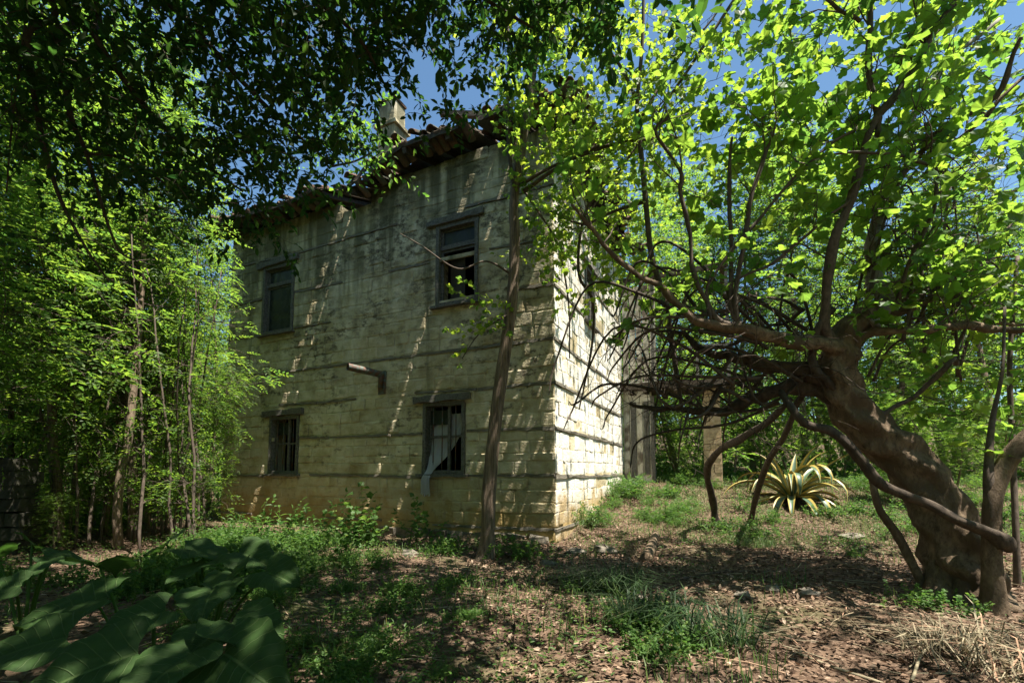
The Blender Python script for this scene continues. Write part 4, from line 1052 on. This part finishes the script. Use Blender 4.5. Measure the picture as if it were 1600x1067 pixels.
def plant_tree(k, x, y, sc, rz, label, group, name='thicket_tree', sxy=1.0):
    z = float(gh(x, y)); T = thing(name, label, 'tree', (x, y, z), group); T.rotation_euler = (0, 0, rz); T.scale = (sc*sxy, sc*sxy, sc)
    a, b, c = PROTO[k]; link('trunk', a, T); link('branches', b, T, kind='stuff'); link('crown', c, T); return T
rt = np.random.default_rng(12)
ORD = 'first second third fourth fifth sixth seventh eighth ninth tenth eleventh twelfth thirteenth fourteenth fifteenth sixteenth seventeenth eighteenth nineteenth twentieth'.split()
near = [(28, 9.5), (100, 8.2), (165, 9.8), (196, 8.0), (214, 9.0), (236, 10.8), (60, 11.5), (328, 15.5), (300, 18.5), (140, 12), (185, 12.9), (250, 13.5), (20, 14), (120, 15), (240, 16), (80, 18), (170, 19)]
for k, (px, Y) in enumerate(sorted(near)):
    p = at(px, 740, Y)
    plant_tree(k % 4, p[0], Y, rt.uniform(.85, 1.1), rt.uniform(0, 6.3), 'thin tree of the dense thicket left of the house, %s from the left' % ORD[k], 'thin trees crowding the thicket left of the house')
for k, (px, Y) in enumerate([(-130, 5.5), (-230, 7.5), (-60, 8.5), (-90, 12)]):
    p = at(px, 740, Y); plant_tree(k % 4, p[0], Y, rt.uniform(.85, 1.1), rt.uniform(0, 6.3), 'thin tree beyond the left picture edge', 'trees just outside the left edge')
far = [(-400, 20), (-250, 24), (-50, 22), (120, 24), (260, 22), (380, 25), (500, 20), (600, 22), (720, 24), (840, 21), (960, 24), (1060, 17.5), (1110, 21), (1180, 18.5), (1260, 17), (1330, 19.5), (1400, 16.5), (1480, 18.5), (1560, 15.5), (1640, 19), (1720, 16), (1850, 17), (1020, 27), (1300, 26), (1500, 25)]
CNT = [0, 0]
for k, (px, Y) in enumerate(sorted(far)):
    p = at(px, 740, Y); rgt = px > 1000; CNT[rgt] += 1; od = ORD[CNT[rgt]-1]
    plant_tree((k+1) % 4, p[0], Y, rt.uniform(.95, 1.25)*(1.22 if rgt else 1), rt.uniform(0, 6.3), ('leafy tree in the sunlit wood beyond the fig, %s from the left' if rgt else 'leafy tree in the wood behind the stone house, %s from the left') % od,
               'trees in the wood beyond the fig tree' if rgt else 'trees in the wood behind the house', 'woodland_tree', 1.25)
# shrubby masses at eye level behind the fig
for k, px in enumerate(np.linspace(1015, 1800, 19)):
    Y = rt.uniform(10.5, 17); p = at(px, 740, Y)
    if px < 1340: Y = max(Y, 16.5); p = at(px, 740, Y)
    T = plant_tree(k % 4, p[0], Y, rt.uniform(.25, .42), rt.uniform(0, 6.3), 'low leafy bush on the slope behind the fig tree, %s from the left' % ORD[k], 'bushes on the slope behind the fig tree', 'bush', 1.6)
for k, px in enumerate(np.linspace(-60, 250, 7)):
    Y = rt.uniform(7, 12.5); p = at(px, 740, Y)
    T = plant_tree(k % 4, p[0], Y, rt.uniform(.10, .18), rt.uniform(0, 6.3), 'low shaded bush on the thicket floor left of the house, %s from the left' % ORD[k], 'low bushes under the thicket trees', 'bush', 1.7)
for k, (x, y) in enumerate([(-6, -4), (-3, -7), (1.5, -6), (5, -8), (-8.5, -1), (-9, 3.5), (-7.5, 6), (9, -6), (12, -1), (-12, 0)]):  # unseen trees added to block low sky light
    plant_tree(k % 4, x, y, 1.1, rt.uniform(0, 6.3), 'unseen leafy tree added outside the picture to block sky light', 'unseen trees added around the clearing', 'woodland_tree', 1.3)
# leaning saplings against the left end of the wall
for (px, Y, s, lab) in ((300, 9.8, .46, 'bright sapling whose leaves cover the left end of the house wall'),):
    p = at(px, 780, Y); plant_tree(1, p[0], Y, s, 2.0, lab, None, 'sapling', .8)

# many thin upright stems standing in the thicket
STEM = []
for q in range(4):
    R_ = np.random.default_rng(500+q); C = Crown(510+q); P = walk((0, 0, -.1), (R_.normal()*.1, R_.normal()*.1, 1), 4.6, 12, R_, .07, .04); G = Geo(); tube(G, P, np.linspace(.028, .008, 13), 7, .05, R_, True, 2)
    for k in range(9):
        i = int(R_.integers(2, 12)); C.spray(P[i], rdir(R_, .3, .3), R_.uniform(.3, .9), .005, 2, .0, .2, 3, .3, .3)
    A, D = C.arr(); g = Geo(); compound(g, A, D, R_, .2, 3, TS, .36); STEM.append((G.mesh('trunk', M['twig']), C.tw.mesh('twigs', M['twig']), g.mesh('foliage', M['thicket'], smooth=False)))
for k, px in enumerate(np.linspace(2, 325, 42)):
    Y = rt.uniform(7.5, 12.0); p = at(px+rt.uniform(-5, 5), 740, Y); T = thing('thin_stem', 'thin upright stem among many in the thicket left of the house', 'tree', (p[0], Y, float(gh(p[0], Y))), 'thin upright stems of the thicket')
    T.rotation_euler = (0, 0, rt.uniform(0, 6.3)); T.scale = (1, 1, rt.uniform(.8, 1.3)); m = STEM[k % 4]
    link('trunk', m[0], T); link('twigs', m[1], T, kind='stuff'); link('foliage', m[2], T, kind='stuff')

# far wood as one mass
def treeline():
    R = np.random.default_rng(31); n = 110000; G = Geo()
    a = R.uniform(0, 2*PI, n); r_ = R.uniform(27, 44, n); cl = (np.sin(a*23)+np.sin(a*57+1)+np.sin(a*91+2))*.9
    P = np.stack([np.sin(a)*r_, np.cos(a)*r_+4, 0*a], -1); top = 8.2+cl
    P[:, 2] = gh(P[:, 0], P[:, 1])+top*R.random(n)**.8
    leaves(G, P, R.normal(size=(n, 3)), unit(R.normal(size=(n, 3))+np.array([0, 0, 1.])), R.uniform(.3, .75, n), TS)
    G.build('far_wood', M['thicket'], None, smooth=False, kind='stuff', label='far wood closing the view behind the house and trees', cat='wood')
treeline()

def undergrowth():
    R = np.random.default_rng(77); G = Geo(); n = 70000; a = R.uniform(-1.25, 1.25, n); r_ = R.uniform(12.5, 30, n); x = np.sin(a)*r_; y = np.cos(a)*r_
    lx = (x-CORNER.x)*EX.x+(y-CORNER.y)*EX.y; ly = (x-CORNER.x)*EY.x+(y-CORNER.y)*EY.y
    k = ~((lx < 3.2) & (ly > -3) & (lx > -LW-.3) & (ly < RW+2)) & ~((x > 2) & (y < 15.5)); k &= (np.sin(x*1.1)+np.sin(y*1.3+x)+R.normal(size=n)*.6) > -.6
    x, y = x[k], y[k]; n = len(x); P = np.stack([x, y, gh(x, y)+(.25+.9*(.5+.5*np.sin(x*.9+y*.7)))*R.random(n)**1.2], -1)
    leaves(G, P, R.normal(size=(n, 3)), unit(np.array([0, 0, 1.])+R.normal(size=(n, 3))*.6), R.uniform(.08, .26, n), TS)
    G.build('undergrowth', M['weed'], None, smooth=False, kind='stuff', label='knee high green undergrowth under the distant trees', cat='undergrowth')
undergrowth()

# ------------------------------------------------------------------ agave
def agave():
    b = at(1238, 792, 11.6); b[2] = float(gh(b[0], b[1])); T = thing('agave', 'large variegated agave with yellow edged leaves under the fig limbs', 'agave', tuple(b))
    R = np.random.default_rng(3)
    def leaf(az, el, L, wd, bend, curl=0):
        n = 12; p = np.array((math.cos(az)*.08, math.sin(az)*.08, .10)); V = []; uv = []; e = el
        sd = np.array((-math.sin(az), math.cos(az), 0))
        for i in range(n+1):
            t = i/n; d = np.array((math.cos(az)*math.cos(e), math.sin(az)*math.cos(e), math.sin(e)))
            up = np.cross(d, sd)*-1; up = np.cross(sd, d)*-1
            hw = wd*(.55+.9*t if t < .4 else .91*(1-((t-.4)/.6)**1.6))*.5+.001
            for j, u in enumerate((-1, -.5, 0, .5, 1)):
                V.append(p+sd*hw*u+up*(abs(u)**2*hw*.5)*(1 if up[2] > 0 else -1)); uv.append((j/4*.96+.02, t+.001))
            for j, u in enumerate((-1, -.5, 0, .5, 1)):
                V.append(p+sd*hw*u+up*((abs(u)**2*hw*.5)*(1 if up[2] > 0 else -1))-np.array((0, 0, .022*(1-abs(u))*(1-t)+.003))); uv.append((j/4*.96+.02, t+.001))
            p = p+d*L/n; e -= bend*L/n*(.3+1.8*t)
        Q = []
        for i in range(n):
            for j in range(4):
                a = i*10+j; Q.append((a, a+1, a+11, a+10)); c = i*10+5+j; Q.append((c+1, c, c+10, c+11))
        G = Geo(); G.add(V, None, Q, uv); G.build('leaf', M['agave'], T)
    for k in range(9):
        leaf(k*.7+R.normal()*.2, R.uniform(-.05, .2), R.uniform(.6, 1.0), .10, R.uniform(.8, 1.6))
    for k in range(34):
        el = (1.25, 1.0, .75, .5, .25, .08)[min(5, k//5)]+R.normal()*.08
        leaf(k*2.39996+R.normal()*.1, el, R.uniform(1.2, 1.75)*(1 if k > 4 else .8), R.uniform(.15, .21), R.uniform(.6, 2.2) if k > 5 else R.uniform(.2, .9))
    leaf(-1.6, 1.2, 1.5, .26, 1.7); leaf(-1.9, 1.3, 1.5, .24, 2.9); leaf(-1.2, 1.35, 1.6, .24, 2.2)
    T.scale = (1.05, 1.05, 1.15); G = Geo(); P = [(0, 0, -.1), (0, 0, .2)]; tube(G, P, [.22, .12], 10); G.build('stem', M['deadwood'], T)
agave()

# ------------------------------------------------------------------ burdock with huge leaves, bottom left
def burdock():
    R = np.random.default_rng(17)
    def leafmesh(seed):
        r = np.random.default_rng(seed); nu, nv = 15, 15; V = []; ph = r.uniform(0, 6, 4)
        for j in range(nv):
            t = j/(nv-1)
            hw = .46*math.sin(PI*min(1, t*.93+.07)**.62)**.8 if t < 1 else .002
            for i in range(nu):
                u = i/(nu-1)*2-1
                y = t-.16*abs(u)**1.5*(1-t)
                rad = abs(u); wv = .035*math.sin(t*14+ph[0]+(u > 0)*2)*rad**2+.02*math.sin(u*9+ph[1])*rad
                x = u*hw*(1+.05*math.sin(t*22+ph[2])*rad**3)
                vein = .018*abs(math.sin((t*7-abs(u)*1.7)*PI))*(rad > .06)
                V.append((x, y, .10*rad*(.6+.4*math.sin(ph[3]))+wv+vein-.22*t*t-.03*math.exp(-(u/.12)**2)))
        Q = [(j*nu+i, j*nu+i+1, (j+1)*nu+i+1, (j+1)*nu+i) for j in range(nv-1) for i in range(nu-1)]
        return np.array(V), Q
    meshes = []
    for s in range(6):
        V, Q = leafmesh(s); V = V-np.array((0, .12, 0)); g = Geo(); g.add(V, None, Q, [(i/14+.0001, j/14+.0001) for j in range(15) for i in range(15)]); meshes.append(g.mesh('leaf', M['burdock']))
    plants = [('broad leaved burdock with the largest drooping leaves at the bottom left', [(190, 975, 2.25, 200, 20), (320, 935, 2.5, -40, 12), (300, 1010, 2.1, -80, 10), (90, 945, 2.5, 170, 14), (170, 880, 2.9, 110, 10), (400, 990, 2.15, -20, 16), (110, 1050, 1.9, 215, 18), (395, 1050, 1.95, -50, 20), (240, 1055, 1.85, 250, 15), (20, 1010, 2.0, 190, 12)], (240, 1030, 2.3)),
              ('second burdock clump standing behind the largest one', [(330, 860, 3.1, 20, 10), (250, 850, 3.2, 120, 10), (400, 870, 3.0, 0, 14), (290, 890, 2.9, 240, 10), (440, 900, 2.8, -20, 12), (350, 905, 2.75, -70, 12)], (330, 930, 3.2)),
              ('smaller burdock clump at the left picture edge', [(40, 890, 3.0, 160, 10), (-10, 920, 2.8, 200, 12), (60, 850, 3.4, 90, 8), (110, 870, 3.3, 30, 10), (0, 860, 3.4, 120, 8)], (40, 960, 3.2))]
    for q, (lab, lv, bb) in enumerate(plants):
        b = at(*bb); b[2] = float(gh(b[0], b[1]))-.02; T = thing('burdock', lab, 'plant', tuple(b), 'burdock plants at the bottom left')
        for k, (px, py, Y, az, tilt) in enumerate(lv):
            p = at(px, py, Y); p[2] = max(p[2], float(gh(p[0], p[1]))+.10); a = math.radians(az+R.normal()*15)
            d = unit(np.array((math.cos(a), math.sin(a)*.8-.25, -math.tan(math.radians(tilt))*.6))); s = (.35, .31, .26)[q]*R.uniform(.85, 1.2)
            N = unit(np.array((R.normal()*.35+.1, -.25+R.normal()*.25, 1.0))); x = unit(np.cross(d, N)); z = np.cross(x, d); loc = p-b-d*s*.4
            o = bpy.data.objects.new('leaf', meshes[k % 6]); COL.objects.link(o); o.parent = T
            o.matrix_local = Matrix(((x[0], d[0], z[0], loc[0]), (x[1], d[1], z[1], loc[1]), (x[2], d[2], z[2], loc[2]), (0, 0, 0, 1))) @ Matrix.Scale(s, 4)
            G = Geo(); m = loc*.55+np.array((0, 0, loc[2]*.1)); tube(G, catmull([(0, 0, 0), tuple(m), tuple(loc+d*s*.02-z*.01)], 4), np.linspace(.011, .006, 9), 6); G.build('stalk', M['weed'], T)
burdock()

# ------------------------------------------------------------------ weeds, bushes and tufts (each its own thing)
def weed_proto(seed, H, n, L, tm, kind='simple', mt='weed', sp=.05):
    C = Crown(seed); R = C.rng
    for k in range(n):
        C.spray((R.normal()*sp, R.normal()*sp, 0), unit(np.array([R.normal()*.5, R.normal()*.5, 1.1])), H*R.uniform(.5, 1.1), .003, 1, .0, .15, 3, H*.10, .15)
    A, D = C.arr(); g = Geo()
    if kind == 'compound': compound(g, A, D, R, L, 3, TS, .4)
    else: leaves(g, A, D*np.array([1, 1, .4]), unit(np.array([0, 0, 1.])+R.normal(size=A.shape)*.35), L*R.uniform(.6, 1.2, len(A)), tm)
    return C.tw.mesh('stems', M[mt]), g.mesh('foliage', M[mt], smooth=False)
WP = [weed_proto(1, .45, 30, .07, TO, sp=.12), weed_proto(2, .26, 60, .05, TV[0], sp=.22), weed_proto(3, .3, 34, .10, TO, 'compound', sp=.16), weed_proto(4, .75, 9, .11, TV[1])]
def weed(k, x, y, sc, label, group=None, name='weed', cat='weed'):
    T = thing(name, label, cat, (x, y, float(gh(x, y))-.01), group); T.scale = (sc,)*3; T.rotation_euler = (0, 0, rt.uniform(0, 6.3))
    link('stems', WP[k][0], T, kind='stuff'); link('foliage', WP[k][1], T, kind='stuff'); return T
for (k, px, py, Y, sc, lab, nm) in (
    (0, 430, 815, 8.6, 1.8, 'bright sunlit bush below the far lower window', 'bush'),
    (0, 385, 835, 8.4, 1.1, 'smaller bush just left of the bright bush below the lower window', 'bush'),
    (1, 460, 845, 8.0, 1.1, 'low rounded bush at the front of the bright bush', 'bush'),
    (3, 560, 850, 8.2, 1.3, 'upright leafy weed against the middle of the front wall', 'weed'),
    (3, 582, 852, 8.0, .85, 'short leafy weed beside the upright one at the front wall', 'weed'),
    (3, 655, 850, 8.3, 1.15, 'leafy weed below the trailing curtain', 'weed'),
    (1, 690, 862, 7.6, 1.1, 'low weed just left of the slender tree foot', 'weed'),
    (1, 810, 868, 7.3, 1.1, 'low weed just right of the slender tree foot', 'weed'),
    (3, 540, 880, 6.9, 1.0, 'dark leafy weed on the left of the shaded wall foot', 'weed'),
    (2, 985, 790, 12.0, 1.7, 'tall sunlit nettle bush at the far end of the right wall', 'bush'),
    (2, 930, 805, 9.8, 1.4, 'ferny weed halfway along the foot of the right wall', 'weed'),
    (2, 1050, 790, 10.5, 1.2, 'sunlit weed clump left of the agave', 'weed'),
    (1, 1130, 800, 9.6, 1.0, 'rounded weed clump just in front of the agave', 'weed'),
    (2, 1205, 812, 10.2, .9, 'ferny weed right in front of the agave', 'weed'),
    (1, 1290, 815, 10.3, .9, 'rounded weed at the right foot of the agave', 'weed'),
    (0, 1165, 800, 11.0, 1.0, 'leafy weed at the left foot of the agave', 'weed'),
    (2, 1180, 830, 8.8, 1.2, 'small ferny weed on the litter in front of the agave', 'weed'),
    (0, 1330, 870, 6.8, .7, 'small weed on the bare litter beside the leaning stem', 'weed'),
    (1, 1462, 985, 4.3, .75, 'small round leaved weed at the foot of the old fig', 'weed')):
    p = at(px, py, Y); weed(k, p[0], Y, sc, lab, None, nm, 'bush' if nm == 'bush' else 'weed')

for k in range(95):
    if k < 60: x, y = rt.uniform(-3.4, .3), rt.uniform(2.6, 7.8); k2 = rt.choice([0, 1, 1, 2]); sc = rt.uniform(.3, .75)
    if 20 < k < 60 and x > -1.3 and k % 3 == 0: continue
    elif k < 85: x, y = rt.uniform(-5.5, -2.5), rt.uniform(4.5, 9.0); k2 = rt.choice([0, 1, 1]); sc = rt.uniform(.6, 1.1)
    else: x, y = rt.uniform(.2, 1.2), rt.uniform(3.0, 6); k2 = 1; sc = rt.uniform(.4, .7)
    d = Vector((x, y, 0))-CORNER
    if d.dot(EY) > -.25 and d.dot(EX) < .1: continue
    weed(int(k2), x, y, sc, 'low leafy weed among many in the shaded left foreground', 'low weeds of the shaded left foreground')
for k in range(58):
    Y = rt.uniform(2.6, 7.4); px = rt.uniform(300, 760) if Y > 3.6 else rt.uniform(420, 700); p = at(px, 900, Y); d = Vector((p[0], Y, 0))-CORNER
    if d.dot(EY) > -.3 or (k > 30 and px > 620): continue
    weed(int(rt.choice([0, 1, 1, 2])), p[0], Y, rt.uniform(.28, .62), 'low leafy weed among many in the shaded left foreground', 'low weeds of the shaded left foreground')
for k in range(44):
    px = rt.uniform(955, 1330); Y = rt.uniform(9.8, 14.5); p = at(px, 760, Y); d = Vector((p[0], Y, 0))-CORNER
    if d.dot(EX) < .3 and d.dot(EY) < RW or (1120 < px < 1330 and Y < 12.9): continue
    weed(int(rt.choice([0, 1, 2, 2])), p[0], Y, rt.uniform(.5, 1.15), 'sunlit weed among many between the right wall and the agave', 'sunlit weeds between the right wall and the agave')
for k in range(40):
    px = rt.uniform(1330, 1720); Y = rt.uniform(8.5, 15); p = at(px, 760, Y)
    weed(int(rt.choice([0, 1, 2])), p[0], Y, rt.uniform(.5, 1.3), 'weed among many on the green floor behind the fig trunk', 'weeds on the green floor behind the fig trunk')
def scatter(n, x0, x1, y0, y1, R, f=None, inwall=True):
    x = R.uniform(x0, x1, n); y = y0+(y1-y0)*R.random(n)**1.4
    lx = (x-CORNER.x)*EX.x+(y-CORNER.y)*EX.y; ly = (x-CORNER.x)*EY.x+(y-CORNER.y)*EY.y
    keep = ~((lx < .05) & (ly > -.05) & (lx > -LW-.1) & (ly < RW+.2))
    if f is not None: keep &= f(x, y, R)
    return x[keep], y[keep]
def nz(x, y, s=1.0, ph=0): return np.sin(x*1.7*s+ph)*np.sin(y*1.3*s+ph*2)+.6*np.sin(x*3.9*s-y*2.7*s+ph)+.4*np.sin(x*7.1*s+y*6.3*s)
def carpet():
    R = np.random.default_rng(41)
    # dry leaf litter
    x, y = scatter(170000, -8, 11, 1.2, 15, R, lambda x, y, R: (R.random(len(x)) < np.where(x > -.6+.0*y, 1, .35)))
    n = len(x); P = np.stack([x, y, gh(x, y)+R.uniform(.0, .03, n)], -1); G = Geo()
    curl = (np.array([(0, 0, 0), (-.24, .5, .14), (0, 1, .06), (.24, .5, .10)]), np.array([(0, 2, 1), (0, 3, 2)]))
    D = R.normal(size=(n, 3)); D[:, 2] *= .25
    leaves(G, P, D, unit(np.array([0, 0, 1.])+R.normal(size=(n, 3))*.45), R.uniform(.02, .075, n), curl)
    G.build('leaf_litter', M['dryleaf'], None, smooth=False, kind='stuff', label='dry brown leaf litter covering the sunlit clearing floor', cat='leaf litter')
    # twigs
    G = Geo(); x, y = scatter(1500, -5, 10, 1.3, 12, R)
    for a, b in zip(x, y):
        L = R.uniform(.12, .6); t = R.uniform(0, 2*PI); z = float(gh(a, b))+.02
        P = walk((a, b, z), (math.cos(t), math.sin(t), 0), L, 4, R, .12); P[:, 2] = gh(P[:, 0], P[:, 1])+.015+R.uniform(0, .03); tube(G, P, np.linspace(.005, .002, 5), 4, cap=False)
    G.build('twig_litter', M['straw'], None, kind='stuff', label='thin broken twigs scattered over the leaf litter', cat='twigs')
    # small green ground cover
    def cov(x, y, R): 
        v = nz(x, y, .8, 2)+np.where((x > -3.2) & (x < .7) & (y < 8), .9, 0)+np.where((x > 1.2) & (y > 7.5), .7, -.25)+np.where(x < -1.6, .5, 0)-np.where((x > .9) & (y < 7.6), .75, 0)
        return v > .45+R.normal(size=len(x))*.35
    x, y = scatter(95000, -9, 11, 1.2, 17, R, cov); n = len(x); G = Geo(); h = R.uniform(.01, .12, n)
    P = np.stack([x, y, gh(x, y)+h], -1); D = R.normal(size=(n, 3)); D[:, 2] = R.uniform(-.1, .6, n)
    leaves(G, P, D, unit(np.array([0, 0, 1.])+R.normal(size=(n, 3))*.4), R.uniform(.018, .05, n), TO)
    G.build('ground_cover', M['weed'], None, smooth=False, kind='stuff', label='low green creeping ground cover in patches over the floor', cat='ground cover')
    # grass
    def blades(x, y, H, G, lean=.5, wd=.05, base=0.0):
        n = len(x); a = R.uniform(0, 2*PI, n); ln = R.uniform(.2, 1, n)*lean; h = H*R.uniform(.5, 1.2, n)
        b = np.stack([x, y, gh(x, y)+base*R.random(n)], -1); dx = np.stack([np.cos(a), np.sin(a), 0*a], -1); sd = np.stack([-np.sin(a), np.cos(a), 0*a], -1)*(wd*h)[:, None]*.5
        m = b+dx*(ln*h*.35)[:, None]+np.array([0, 0, 1.])*(h*.6)[:, None]; t = b+dx*(ln*h)[:, None]+np.array([0, 0, 1.])*(h*np.where(ln > .6, .55, .95))[:, None]
        V = np.stack([b-sd, b+sd, m-sd*.8, m+sd*.8, t], 1).reshape(-1, 3); T = np.array([(0, 1, 3), (0, 3, 2), (2, 3, 4)])[None]+(np.arange(n)*5)[:, None, None]
        G.add(V, T.reshape(-1, 3))
    def gcov(x, y, R):
        v = nz(x, y, 1.1, 5)+np.where((x > 1.0) & (y > 8.2), 1.3, 0)+np.where((x > -2) & (x < 1.5) & (y < 6), .5, 0)-np.where((x > 1.2) & (y < 8), .5, 0)
        return v > .65+R.normal(size=len(x))*.3
    x, y = scatter(90000, -7, 15, 1.2, 20, R, gcov); G = Geo(); blades(x, y, .13, G, .7, .07)
    G.build('grass', M['grass'], None, smooth=False, kind='stuff', label='short yellow green grass in sunlit patches of the clearing', cat='grass')
    # blade clumps (each a thing)
    for (px, py, Y, nb, H, rad, lab) in ((960, 912, 5.3, 420, .42, .33, 'dark clump of long arching grass blades in the middle foreground'),
                                   (905, 895, 5.7, 220, .34, .22, 'smaller dark grass clump just left of the long arching one'),
                                   (1010, 985, 3.9, 240, .42, .25, 'flattened grass clump with pale blades at the bottom centre'),
                                   (1110, 1000, 3.6, 200, .45, .3, 'sprawling grass clump nearest the dead reed stalk'),
                                   (1530, 1035, 3.25, 300, .36, .40, 'heap of cut grass and straw in the bottom right corner'),
                                   (1185, 835, 8.0, 200, .30, .3, 'upright sunlit grass tuft on the litter before the agave'),
                                   (945, 855, 7.8, 120, .30, .12, 'small upright grass tuft by the foot of the right wall')):
        p = at(px, py, Y); z = float(gh(p[0], Y)); a = R.uniform(0, 2*PI, nb); rr = rad*np.sqrt(R.random(nb)); G = Geo()
        blades(p[0]+np.cos(a)*rr, Y+np.sin(a)*rr, H*.85, G, 2.2, .03)
        for v in G.V: v -= np.array((p[0], Y, z))
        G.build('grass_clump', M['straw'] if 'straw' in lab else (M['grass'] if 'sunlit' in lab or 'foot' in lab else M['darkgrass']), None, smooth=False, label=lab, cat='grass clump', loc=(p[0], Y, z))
carpet()

# ------------------------------------------------------------------ sticks, stones, log on the floor
def onground(pts, mt, name, label, cat, r0, r1, lift=.02, sides=7, group=None):
    W = []
    for px, py, Y in pts:
        p = at(px, py, Y); W.append((p[0], Y, float(gh(p[0], Y))+lift))
    W = np.array(W); A = catmull(W, 5); o = A[0].copy(); G = Geo(); tube(G, A-o, np.linspace(r0, r1, len(A)), sides, .05, rt); G.build(name, M[mt], None, label=label, cat=cat, loc=tuple(o), group=group)
onground([(1232, 1018, 3.4), (1300, 1040, 3.15), (1380, 1062, 2.95)], 'straw', 'reed_stalk', 'pale dead reed stalk lying at the bottom centre right', 'stick', .012, .010)
onground([(1425, 1062, 2.95), (1450, 1010, 3.4), (1530, 995, 3.6), (1600, 982, 3.7)], 'straw', 'fallen_stick', 'long thin bent stick beside the straw heap in the corner', 'stick', .010, .005, .04)
onground([(1088, 920, 5.0), (1120, 960, 4.4), (1190, 990, 4.0)], 'twig', 'fallen_stick', 'thin brown stick lying on the litter in the middle foreground', 'stick', .012, .007)
onground([(1010, 870, 7.0), (1018, 840, 7.9), (1024, 815, 8.9)], 'fig', 'mossy_log', 'short mossy log lying away from the house corner', 'log', .09, .07, .05, 12)
onground([(1060, 900, 5.6), (1130, 880, 6.0), (1230, 885, 6.0)], 'twig', 'fallen_stick', 'slightly curved stick on the litter below the agave', 'stick', .012, .006)
onground([(620, 960, 4.3), (740, 950, 4.5), (840, 965, 4.2)], 'straw', 'fallen_stick', 'pale thin stick in the grass patch before the slender tree', 'stick', .007, .004, .03)
def rock(px, py, Y, s, label, flat=.5):
    R = np.random.default_rng(int(px)); p = at(px, py, Y); z = float(gh(p[0], Y)); V = []; Q = []; n, m = 9, 6
    for i in range(m):
        ph = PI*(i/(m-1)-.5)
        for j in range(n):
            a = 2*PI*j/n; q = s*(1+.16*R.normal()); V.append((math.cos(a)*math.cos(ph)*q, math.sin(a)*math.cos(ph)*q*.8, math.sin(ph)*q*flat))
    Q = [(i*n+j, i*n+(j+1) % n, (i+1)*n+(j+1) % n, (i+1)*n+j) for i in range(m-1) for j in range(n)]
    G = Geo(); G.add(V, None, Q); G.build('rock', M['rock'], None, smooth=False, label=label, cat='rock', loc=(p[0], Y, z+.02), group='loose stones on the clearing floor')
for a in ((945, 872, 7.6, .22, 'flat rock just off the house corner'), (900, 872, 7.5, .16, 'small rock at the base of the house corner'), (1262, 940, 4.7, .11, 'brown rock half sunk in the litter at centre right'),
          (1330, 800, 9.0, .22, 'broad low rock between the agave and the fig trunk', .3), (1205, 925, 5.0, .10, 'pale flat stone on the bare litter'), (1160, 935, 4.8, .08, 'little round stone left of the pale flat one'),
          (855, 890, 6.8, .13, 'stone among weeds right of the slender tree'), (640, 880, 7.0, .14, 'stone below the curtain window'), (1000, 930, 5.0, .09, 'stone at the edge of the dark grass clump')): rock(*a)

# low ruined wall at the left edge
def ruin():
    b = at(-30, 800, 7.4); T = thing('ruined_wall', 'low dark ruined stone wall at the left picture edge', 'wall', (b[0], 7.4, float(gh(b[0], 7.4))))
    R = np.random.default_rng(2)
    for i in range(7):
        x = -1.2+(i % 2)*.12
        while x < .62:
            wd = R.uniform(.22, .42); G = Geo(); box(G, (x+wd/2, R.normal()*.01, .1+i*.21), (wd-.015, .4, .195), jit=.012, rng=R); G.build('stone', M['darkrock'], T, smooth=False); x += wd
ruin()
print('objects', len(bpy.data.objects), 'tris', sum(len(m.loops)-2*len(m.polygons) for m in bpy.data.meshes))
